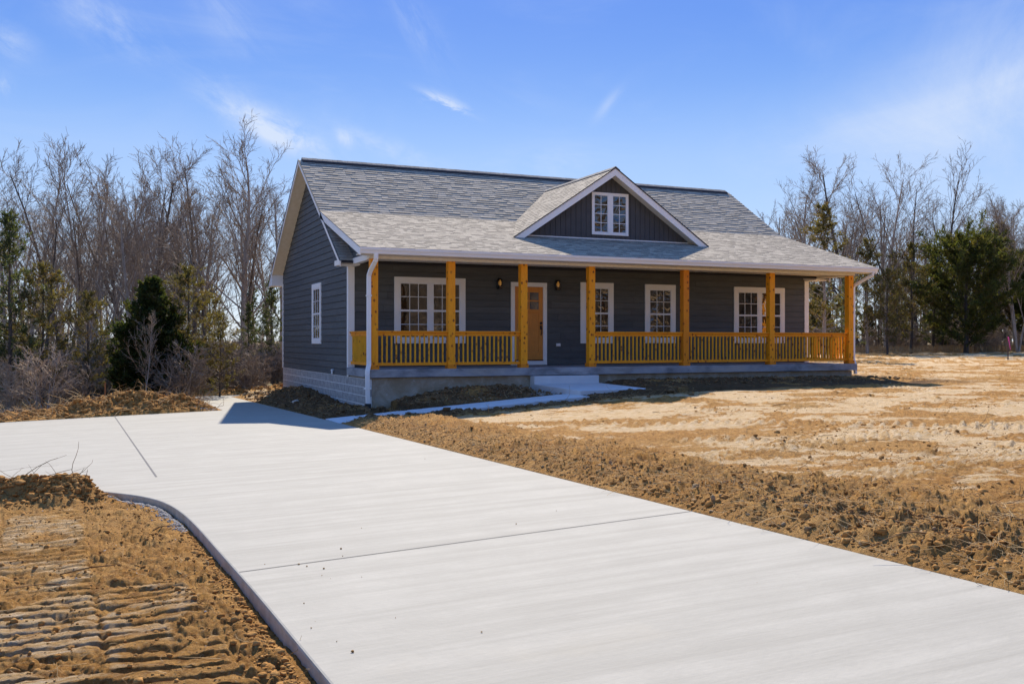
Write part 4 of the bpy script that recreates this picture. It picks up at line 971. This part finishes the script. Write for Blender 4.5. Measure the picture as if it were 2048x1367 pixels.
x, y = at(303, 30); plant('cone0', 'cedar_tree', x, y, .76, 1., 'dark green conical cedar behind the spoil heap at the edge of the left woods', 'evergreen')
x, y = at(262, 31); plant('cone0', 'cedar_tree', x, y, .42, 3., 'smaller dark cedar tucked against the left side of the conical cedar', 'evergreen')
x, y = at(375, 31); plant('sparse1', 'cedar_tree', x, y, .60, 2., 'thin olive-brown cedar standing just right of the dark conical cedar', 'evergreen')
x, y = at(20, 29); plant('sparse2', 'cedar_tree', x, y, .74, 2., 'tall thin olive evergreen at the left edge of the picture', 'evergreen')
x, y = at(178, 31); plant('sparse1', 'cedar_tree', x, y, .50, 5., 'short olive cedar with see-through foliage left of the dark conical cedar', 'evergreen')
x, y = at(440, 33); plant('sparse1', 'cedar_tree', x, y, .42, 1., 'low olive cedar between the brush and the fan-shaped bare tree', 'evergreen')
x, y = at(85, 30); plant('sparse1', 'cedar_tree', x, y, .62, .5, 'loose yellow-green cedar behind the pale brush on the left', 'evergreen')
x, y = at(545, 40); plant('sparse2', 'cedar_tree', x, y, .55, .5, 'pale green evergreen seen right beside the rear corner of the house', 'evergreen')
x, y = at(290, 28.2); plant('thin2', 'pale_sapling', x, y, .32, .5, 'pale grey bare sapling standing in front of the dark conical cedar', 'sapling')
x, y = at(85, 27.3); plant('brush0', 'brush', x, y, .82, .5, 'pale tangled leafless brush at the left edge of the parking pad', 'bush')
x, y = at(25, 27.6); plant('brush0', 'brush', x, y, .62, 2.5, 'smaller pale leafless brush beside the left frame edge', 'bush')
x, y = at(150, 28.3); plant('brush1', 'brush', x, y, .7, 1.5, 'grey-brown leafless brush between the pale brush and the short olive cedar', 'bush')
rr = random.Random(5)
def zone_l(u, D):
    where = 'at the left frame edge' if u < 90 else 'behind the olive cedars' if u < 215 else 'behind the dark conical cedar' if u < 345 else 'right of the dark conical cedar' if u < 455 else 'beside the rear corner of the house'
    return ('nearer row ' if D < 48 else 'deeper row ') + where
def zone_r(u, D):
    where = 'beyond the right gable slope' if u < 1640 else 'behind the last porch post' if u < 1790 else 'left of the big round cedar' if u < 1880 else 'behind the big round cedar' if u < 2000 else 'at the right frame edge'
    return ('nearer row ' if D < 80 else 'deeper row ') + where
keys = ['tall0', 'tall1', 'tall2', 'tall3', 'tall4', 'wide0', 'thin0', 'thin1']
n_fill = 0
for k in range(42):
    u = rr.uniform(-60, 575); D = rr.uniform(34, 74)
    key = rr.choice(keys); hh = {'wide0': 14, 'multi1': 12, 'thin0': 10, 'thin1': 9, 'thin2': 9}.get(key, 14)
    ph = rr.uniform(300, 348) * D/F_PX + 1.7 if key[:4] != 'thin' else rr.uniform(150, 290)*D/F_PX+1.7
    x, y = at(u, D); q_ = zone_l(u, D); plant(key, 'woodland_tree', x, y, ph/hh, rr.uniform(0, 6.28), 'bare tree in the left woods, '+q_, 'tree', 'bare trees '+q_, sz=ph/hh)
for k in range(46):
    u = rr.uniform(-60, 575); D = rr.uniform(28.2 if u < 380 else 34, 44); x, y = at(u, D)
    key = rr.choice(['brush0', 'brush1', 'brush1']); plant(key, 'brush', x, y, rr.uniform(.7, 1.25), rr.uniform(0, 6.28), 'leafless grey-brown bush in the left woods, '+zone_l(u, D+12), 'bush', 'bushes '+zone_l(u, D+12))
for k in range(9):
    u = rr.uniform(-40, 570); D = rr.uniform(36, 62); x, y = at(u, D)
    key = rr.choice(['sparse1', 'sparse2', 'cone1']); plant(key, 'woodland_cedar', x, y, rr.uniform(.45, .8)*D/45, rr.uniform(0, 6.28), 'thin olive cedar in the left woods, '+zone_l(u, D), 'evergreen', 'thin cedars '+zone_l(u, D))
# right-hand tree line
namedr = [
    ('wide1', 1716, 66, 14.6, 13, 'tall_bare_tree', 'tallest bare tree on the right with a leaning pale trunk and long limbs'),
    ('wide0', 1612, 74, 14.2, 14, 'tall_bare_tree', 'wide bare tree directly right of the ridge end, above the porch roof'),
    ('tall1', 1772, 62, 13.0, 14, 'tall_bare_tree', 'straight grey bare trunk just right of the porch, behind the eave corner'),
    ('multi0', 1838, 68, 14.0, 13, 'multi_stem_tree', 'cluster of bare stems between the eave corner and the big round cedar'),
    ('tall4', 1880, 66, 13.8, 14, 'tall_bare_tree', 'bare tree with sweeping limbs right above the big round cedar'),
    ('multi1', 2035, 60, 9.8, 12, 'multi_stem_tree', 'pale bare tree crossing the right edge beside the big round cedar'),
    ('thin0', 1548, 70, 9.6, 10, 'slim_bare_tree', 'slim bare sapling top rising just beyond the right gable slope'),
]
for key, u, D, hgt, hh, nm, lab in namedr:
    x, y = at(u, D); plant(key, nm, x, y, hgt/hh, rr.uniform(0, 6.28), lab, 'tree')
def pr(key, nm, u, D, s, rz, lab, cat='evergreen'): x, y = at(u, D); return plant(key, nm, x, y, s, rz, lab, cat)
pr('bigcedar', 'cedar_tree', 1932, 60, .93, .4, 'big round dark green cedar with bare lower limbs on the right edge of the yard')
pr('bigcedar', 'cedar_tree', 2090, 63, .80, 2.4, 'second broad cedar cut off by the right picture edge')
pr('sparse0', 'cedar_tree', 1648, 50, .90, .4, 'tall ragged yellow-green cedar rising above the right end of the porch roof')
pr('sparse0', 'cedar_tree', 1735, 60, .80, 3., 'ragged olive cedar right behind the right porch post')
pr('sparse2', 'cedar_tree', 1695, 54, .60, 1., 'dark-trunked thin pine seen between the wall corner and the last porch post')
pr('sparse1', 'cedar_tree', 1822, 61, .98, 2., 'thin olive cedar with a straight dark trunk left of the big round cedar')
pr('sparse1', 'cedar_tree', 1775, 58, .72, 5., 'short olive cedar close to the right of the last porch post')
pr('sparse2', 'cedar_tree', 1868, 63, .85, 1.2, 'slim dark-trunked cedar touching the left flank of the big round cedar')
pr('cone1', 'cedar_tree', 1995, 66, 1.7, 1.2, 'tall pale cedar top behind and right of the big round cedar')
for k in range(36):
    u = rr.uniform(1560, 2110); D = rr.uniform(64, 100); key = rr.choice(keys); hh = {'wide0': 14, 'multi1': 12, 'thin0': 10, 'thin1': 9, 'thin2': 9}.get(key, 14)
    ph = rr.uniform(190, 290)*D/F_PX+1.; x, y = at(u, D); plant(key, 'woodland_tree', x, y, ph/hh, rr.uniform(0, 6.28), 'bare tree behind the right yard, '+zone_r(u, D), 'tree', 'bare trees '+zone_r(u, D))
for k in range(30):
    u = rr.uniform(1590, 2090); D = rr.uniform(62, 84); key = rr.choice(['sparse1', 'sparse2', 'cone1']); x, y = at(u, D); plant(key, 'woodland_cedar', x, y, rr.uniform(.6, 1.0), rr.uniform(0, 6.28), 'thin olive cedar in the right tree line, '+zone_r(u, D+8), 'evergreen', 'thin cedars '+zone_r(u, D+8))
for k in range(34):
    u = rr.uniform(1590, 2090); D = rr.uniform(61, 70); key = rr.choice(['brush0', 'brush1', 'brush1']); x, y = at(u, D); plant(key, 'brush', x, y, rr.uniform(.7, 1.2), rr.uniform(0, 6.28), 'leafless low bush in the right tree line, '+zone_r(u, D+14), 'bush', 'low bushes '+zone_r(u, D+14))

# far woods: one mass, also wrapping behind the camera where the windows mirror it
def far_woods(name, spots, label, hrange=(9, 15)):
    rg = np.random.default_rng(9); A = []
    for (x, y) in spots:
        z = gz(x, y)-.3; h = rg.uniform(*hrange); r = rg.uniform(.09, .24); p = np.array([x, y, z]); d = np.array([rg.normal(0, .05), rg.normal(0, .05), 1.])
        top = p + d*h; A.append((p, top, r, r*.2))
        for k in range(16):
            f = rg.uniform(.22, .98); q = p+(top-p)*f; a = rg.uniform(0, 6.28); e = rg.uniform(.5, 1.2); l_ = h*(.38-.28*f)*rg.uniform(.6, 1.3)
            dd = np.array([math.cos(a)*math.cos(e), math.sin(a)*math.cos(e), math.sin(e)]); q2 = q+dd*l_; A.append((q, q2, r*.3*(1-f*.6), .012))
            for j in range(4):
                g = rg.uniform(.2, 1.); qa = q+(q2-q)*g; dd2 = dd+rg.normal(0, .5, 3); A.append((qa, qa+dd2*l_*rg.uniform(.2, .5), .012, .006))
    V, Fq = tubes([a[0] for a in A], [a[1] for a in A], [a[2] for a in A], [a[3] for a in A], 3)
    o = link(name, np_mesh(name, V, Fq), 'twig'); tag(o, label, kind='stuff'); return o
sp_ = [at(rr.uniform(-200, 640), rr.uniform(70, 150)) for _ in range(45)] + [at(rr.uniform(1500, 2250), rr.uniform(88, 150)) for _ in range(60)]
sp_ += [at(rr.uniform(600, 1540), rr.uniform(125, 190)) for _ in range(140)]
far_woods('far_woods', sp_, 'hazy mass of bare trees far behind the nearer trunks')
sp_ = []
for _ in range(1000):
    a = rr.uniform(2, 62); d = rr.uniform(38, 75); sp_.append((7 + d*math.sin(R(a))*1.0, -d*math.cos(R(a)) if a < 90 else -d*math.cos(R(a))))
sp_ = [(x, y) for x, y in sp_ if not (abs(math.degrees(math.atan2(x-CAM[0], y-CAM[1])) - math.degrees(YAW)) < 31)]
far_woods('woods_across_the_yard', sp_, 'bare woods across the yard, mirrored in the house windows', (8, 14))

# ------------------------------------------------------------------ loose earth, stones, straw, twigs
ico = None
def ico_mesh(seed, rough=.35, sub=2):
    import bmesh
    bm = bmesh.new(); bmesh.ops.create_icosphere(bm, subdivisions=sub, radius=1.); rg = np.random.default_rng(seed)
    for v in bm.verts:
        c = np.array(v.co); k = 1 + rough*(math.sin(c[0]*3.1+seed)*math.sin(c[1]*2.7+seed*2)*math.sin(c[2]*3.3)+rg.normal(0, .22)); v.co = v.co*(1+.10*math.sin(c[0]*9+seed)*math.sin(c[1]*8)*math.sin(c[2]*10+seed))
    V = np.array([v.co[:] for v in bm.verts])
    for _ in range(11):                                # knock flat facets into the lump, as broken earth has
        n = rg.normal(0, 1, 3); n /= np.linalg.norm(n); dd = np.maximum(V@n - rg.uniform(.45, .85), 0)[:, None]; V = V - n*dd
    V = V*(1+rg.normal(0, .05, (len(V), 1))); Ft = np.array([[v.index for v in f.verts] for f in bm.faces]); bm.free(); return V, Ft
ICO = [ico_mesh(k, .45) for k in range(6)]; ICO1 = [ico_mesh(k, .4, 1) for k in range(4)]
def lumps(name, pts, sizes, material, label, kind='stuff', sub=2, flat=.75, sink=.35):
    src = ICO if sub == 2 else ICO1; Vs = []; Fs = []; n = 0
    for (x, y, z), s in zip(pts, sizes):
        V, Ft = src[rng.integers(len(src))]; a = rng.uniform(0, 6.28); ca, sa = math.cos(a), math.sin(a)
        W = V*np.array([rng.uniform(.8, 1.3), rng.uniform(.7, 1.1), flat*rng.uniform(.7, 1.2)])*s; W = np.stack([W[:, 0]*ca-W[:, 1]*sa, W[:, 0]*sa+W[:, 1]*ca, W[:, 2]], 1)
        Vs.append(W+np.array([x, y, z+s*(flat-sink)*.5])); Fs.append(Ft+n); n += len(V)
    o = link(name, np_mesh(name, np.concatenate(Vs), None, np.concatenate(Fs)), material, smooth=False); tag(o, label, kind=kind); return o
def scatter(n, fx, filt=None):
    P = np.array([fx() for _ in range(n)]); 
    sd = sdist(P[:, 0], P[:, 1], drive); sw = sdist(P[:, 0], P[:, 1], walkp); s3 = sdist(P[:, 0], P[:, 1], landp)
    ok = (sd > .03) & (sw > .03) & (s3 > .03); P = P[ok]
    z = tz(P[:, 0], P[:, 1]); return np.column_stack([P, z])
U = rng.uniform
def berm_pt(): return (-1.5 + .06 + abs(rng.normal(0, .62)), U(-19.5, -3.3))
P = scatter(9000, berm_pt); S = np.clip(rng.lognormal(-4.95, .6, len(P)), .003, .032)*np.clip(1.1-(P[:, 0]+1.5)*.3, .4, 1.1)*np.clip(1+(-12-P[:, 1])*.06, .8, 1.3)
h_ = len(P)*7//8; lumps('dirt_clods', P[:h_], S[:h_], 'clod', 'loose brown clods heaped along the right edge of the drive'); lumps('grey_clods', P[h_:], S[h_:]*1.15, 'clod_grey', 'greyish clay clods among the brown ones beside the drive')
def left_pt(): return (U(-10.5, -5.05), U(-20, -10.2))
P = scatter(13000, left_pt); S = np.clip(rng.lognormal(-5.05, .65, len(P)), .0025, .03); lumps('dirt_crumbs', P, S, 'clod', 'crumbled orange soil over the crawler prints', sub=1)
def heap_pt(): return (-6.15+rng.normal(0, .22), -11.0+rng.normal(0, .18))
P = scatter(1300, heap_pt); P2 = scatter(1400, lambda: (U(-9.5, -5.5), -10.75+rng.normal(0, .2))); P = np.concatenate([P, P2]); lumps('heap_clods', P, np.clip(rng.lognormal(-4.4, .6, len(P)), .005, .05), 'clod', 'clods of the small heap where the drive flares')
def yard_pt():
    D = 1/U(1/45, 1/5.2); return at(U(1000, 2100), D)
P = scatter(14000, yard_pt); P = P[(P[:, 0] > -1.2)]; P = P[~inside(P[:, 0], P[:, 1], housep)]; P = P[fbm(P[:, 0], P[:, 1], .9, 3, 35) + .05*rng.normal(0, 1, len(P)) > .53]; S = np.clip(rng.lognormal(-4.75, .6, len(P)), .004, .06); lumps('yard_clods', P, S, 'clod', 'scattered clods across the graded yard', sub=1)
def near_house():
    k = rng.random()
    if k < .35: return (U(-1.4, -.05), U(-1.8, 12))
    if k < .6: return (U(-.3, 4.0), U(-1.9, -.1))
    if k < .8: return (U(-1.2, 7), -3.4+rng.normal(0, .35))
    return (U(6, 14.5), U(-2.4, -.1))
P = scatter(3600, near_house); lumps('foundation_clods', P, np.clip(rng.lognormal(-3.6, .55, len(P)), .01, .10), 'shade_clod', 'rough earth clods heaped along the foundation, coloured dark for shade')
P = scatter(5000, lambda: (U(-9, -3.0), 4.7+rng.normal(0, .55))); lumps('spoil_clods', P, np.clip(rng.lognormal(-3.75, .6, len(P)), .008, .11), 'clod', 'clods of the spoil heap behind the parking pad')
P = scatter(500, lambda: (U(-4, 1), 14.7+rng.normal(0, .4))); lumps('far_spoil_clods', P, np.clip(rng.lognormal(-3.2, .5, len(P)), .015, .10), 'clod', 'earth clods beyond the back walk', sub=1)
P = scatter(1500, lambda: (-5.06-abs(rng.normal(0, .07)), U(-18.2, -12.8))); lumps('curb_clods', P, np.clip(rng.lognormal(-4.9, .6, len(P)), .003, .030), 'clod', 'orange clods crumbled against the left edge of the drive')
# stones
P = np.concatenate([scatter(240, left_pt), scatter(60, lambda: (U(2., 4.0), U(-1.8, -.4))), scatter(40, near_house)]); lumps('small_stones', P, np.clip(rng.lognormal(-4.7, .45, len(P)), .004, .03), 'rock', 'small white stones lying in the soil', sub=1)
# drive-edge gravel
def edge_gravel():
    i = rng.integers(2, 9); (x0, y0), (x1, y1) = FLARE[i], FLARE[i+1]; t_ = rng.random(); return (x0+(x1-x0)*t_-abs(rng.normal(0, .06))-.02, y0+(y1-y0)*t_-abs(rng.normal(0, .05)))
P = scatter(2600, edge_gravel); P = P[P[:, 1] > -14.5]; lumps('edge_gravel', P, U(.006, .016, len(P)), 'gravel', 'blue-grey gravel showing under the curved drive edge', sub=1)
P = scatter(1200, lambda: (-2.98-abs(rng.normal(0, .22)), U(3.8, 8.5))); lumps('path_gravel', P, U(.012, .035, len(P)), 'gravel', 'pale gravel beside the rear path', sub=1)
P = scatter(500, lambda: (4.0-abs(rng.normal(0, .25)), U(-1.8, -.1))); lumps('step_gravel', P, U(.01, .03, len(P)), 'gravel', 'grey gravel at the left side of the front step', sub=1)
# crumbs on the drive
Pn = np.array([(U(-4.9, -1.6), U(-19, -8)) for _ in range(8)] + [(-4.9+abs(rng.normal(0, .25)), U(-19, -15)) for _ in range(22)]); Pz = np.column_stack([Pn, plane(Pn[:, 0], Pn[:, 1])+.002]); lumps('drive_crumbs', Pz, np.clip(rng.lognormal(-5.3, .5, len(Pz)), .002, .016), 'clod', 'crumbs of soil dropped on the concrete drive', sub=1, sink=0.)
# straw, roots, twigs
def strands(name, pts, ln, rad, material, label, lift=.4, nseg=4, curl=.5):
    A = []
    for (x, y, z) in pts:
        a = rng.uniform(0, 6.28); e = rng.uniform(0, lift); d = np.array([math.cos(a)*math.cos(e), math.sin(a)*math.cos(e), math.sin(e)]); l_ = ln*rng.lognormal(0, .45)/nseg; p = np.array([x, y, z+.004]); r = rad*rng.uniform(.6, 1.4)
        for k in range(nseg):
            q = p+d*l_; A.append((p, q, r*(1-k/nseg*.5), r*(1-(k+1)/nseg*.6))); d = d+rng.normal(0, curl, 3)*np.array([1, 1, .5]); d[2] -= .08; d /= np.linalg.norm(d); p = q
            gg = float(tz(p[0], p[1])[0]) if k % 2 else p[2]-1
            if p[2] < gg: p[2] = gg+.004
    V, Fq = tubes([a[0] for a in A], [a[1] for a in A], [a[2] for a in A], [a[3] for a in A], 3)
    tag(link(name, np_mesh(name, V, Fq), material), label, kind='stuff')
P = scatter(3200, berm_pt); strands('straw', P, .13, .0020, 'straw', 'bits of straw and root fibre on the berm beside the drive')
P = scatter(1100, left_pt); strands('root_fibres', P, .13, .0016, 'straw', 'pale root fibres scattered over the tracked soil')
P = scatter(90, lambda: (U(-8.5, -5.5), -10.8+rng.normal(0, .12))); strands('dark_twigs', P, .26, .0032, 'root', 'dark twigs sticking out of the earth crest by the drive', 1.0, 5, .22)
P = scatter(24, left_pt); strands('buried_roots', P, .4, .006, 'root', 'thicker broken roots lying in the tracked soil', .25, 5, .2)
P = scatter(700, near_house); strands('foundation_straw', P, .22, .004, 'straw', 'straw and roots in the earth around the foundation', .6)
P = scatter(1500, yard_pt); P = P[P[:, 0] > -1.2]; strands('yard_straw', P, .12, .003, 'straw', 'wisps of straw over the graded yard', .4)
P = scatter(700, lambda: (U(-9, -3.0), 4.7+rng.normal(0, .6))); strands('spoil_roots', P, .35, .006, 'straw', 'roots tangled in the spoil heap behind the pad', .8)
P = scatter(60, yard_pt); P = P[P[:, 0] > -1.2]; strands('yard_twigs', P, .35, .005, 'root', 'broken twigs lying on the yard', .2, 5, .2)
# dry leaves and grass in the wood edge
def flecks(name, pts, size, material, label, up=.0):
    m_ = len(pts); c = np.asarray(pts); d = rng.normal(0, 1, (m_, 3)); d[:, 2] = d[:, 2]*.4+up; d /= np.linalg.norm(d, axis=1, keepdims=True); s = np.cross(d, rng.normal(0, 1, (m_, 3))); s /= np.linalg.norm(s, axis=1, keepdims=True)
    l_ = (size*rng.uniform(.5, 1.4, m_))[:, None]; wv = .5 if not up else .07
    c = c + np.array([0, 0, 1.])*(.02 + (l_*.4 if up else 0)); V = np.stack([c-d*l_*.5, c+s*l_*wv*.5, c+d*l_*.5, c-s*l_*wv*.5], 1).reshape(-1, 3)
    tag(link(name, np_mesh(name, V, np.arange(m_*4).reshape(-1, 4)), material), label, kind='stuff')
P = np.array([at(U(-80, 600), U(27, 60)) for _ in range(16000)]); P = P[sdist(P[:, 0], P[:, 1], drive) > .8]; P = np.column_stack([P, tz(P[:, 0], P[:, 1])]); flecks('leaf_litter', P, .10, 'dead_leaf', 'brown leaf litter on the floor of the left woods')
P = np.array([at(U(1600, 2110), 60+abs(rng.normal(0, 7))) for _ in range(14000)]); P = np.column_stack([P, tz(P[:, 0], P[:, 1])]); flecks('dry_grass', P, .42, 'straw', 'dry tan grass fringe along the right tree line', 2.5)

# stakes
x, y = at(2016, 46); z = float(tz(x, y)[0]); mb = MB(); mb.box(x-.02, x+.02, y-.02, y+.02, z-.1, z+1.15); st_ = mb.build('survey_stake', 'stake_post', None); tag(st_, 'thin survey stake with pink ribbon at the right edge of the yard', 'stake')
mb = MB(); n = 6
for k in range(n): mb.hexa([(x-.03+.03*k-.0, y-.026, z+1.12-.10*k-.12), (x+.06+.018*k, y-.026, z+1.10-.10*k-.12), (x+.06+.018*k, y-.022, z+1.10-.10*k-.12), (x-.03+.03*k, y-.022, z+1.12-.10*k-.12), (x-.03+.03*(k-1), y-.026, z+1.12-.10*k), (x+.06+.018*(k-1), y-.026, z+1.10-.10*k), (x+.06+.018*(k-1), y-.022, z+1.10-.10*k), (x-.03+.03*(k-1), y-.022, z+1.12-.10*k)])
mb.build('ribbon', 'pink_tape', st_)
x, y = at(210, 27.9); z = float(tz(x, y)[0]); mb = MB(); mb.prism([(x-.022, z-.1), (x+.022, z-.1), (x+.026, z+.68), (x+.004, z+.72), (x-.018, z+.68)], 1, y-.02, y+.02); tag(mb.build('wooden_stake', 'stake_wood', None), 'rusty orange wooden stake at the back edge of the parking pad', 'stake')
# a pale rock by the left wall
P = np.array([(-.95, 4.1)]); lumps('pale_rock', np.column_stack([P, tz(P[:, 0], P[:, 1])]), [.12], 'rock', 'x', kind=None)
o = bpy.data.objects['pale_rock']; tag(o, 'pale rounded rock in the shaded earth beside the left foundation', 'rock')
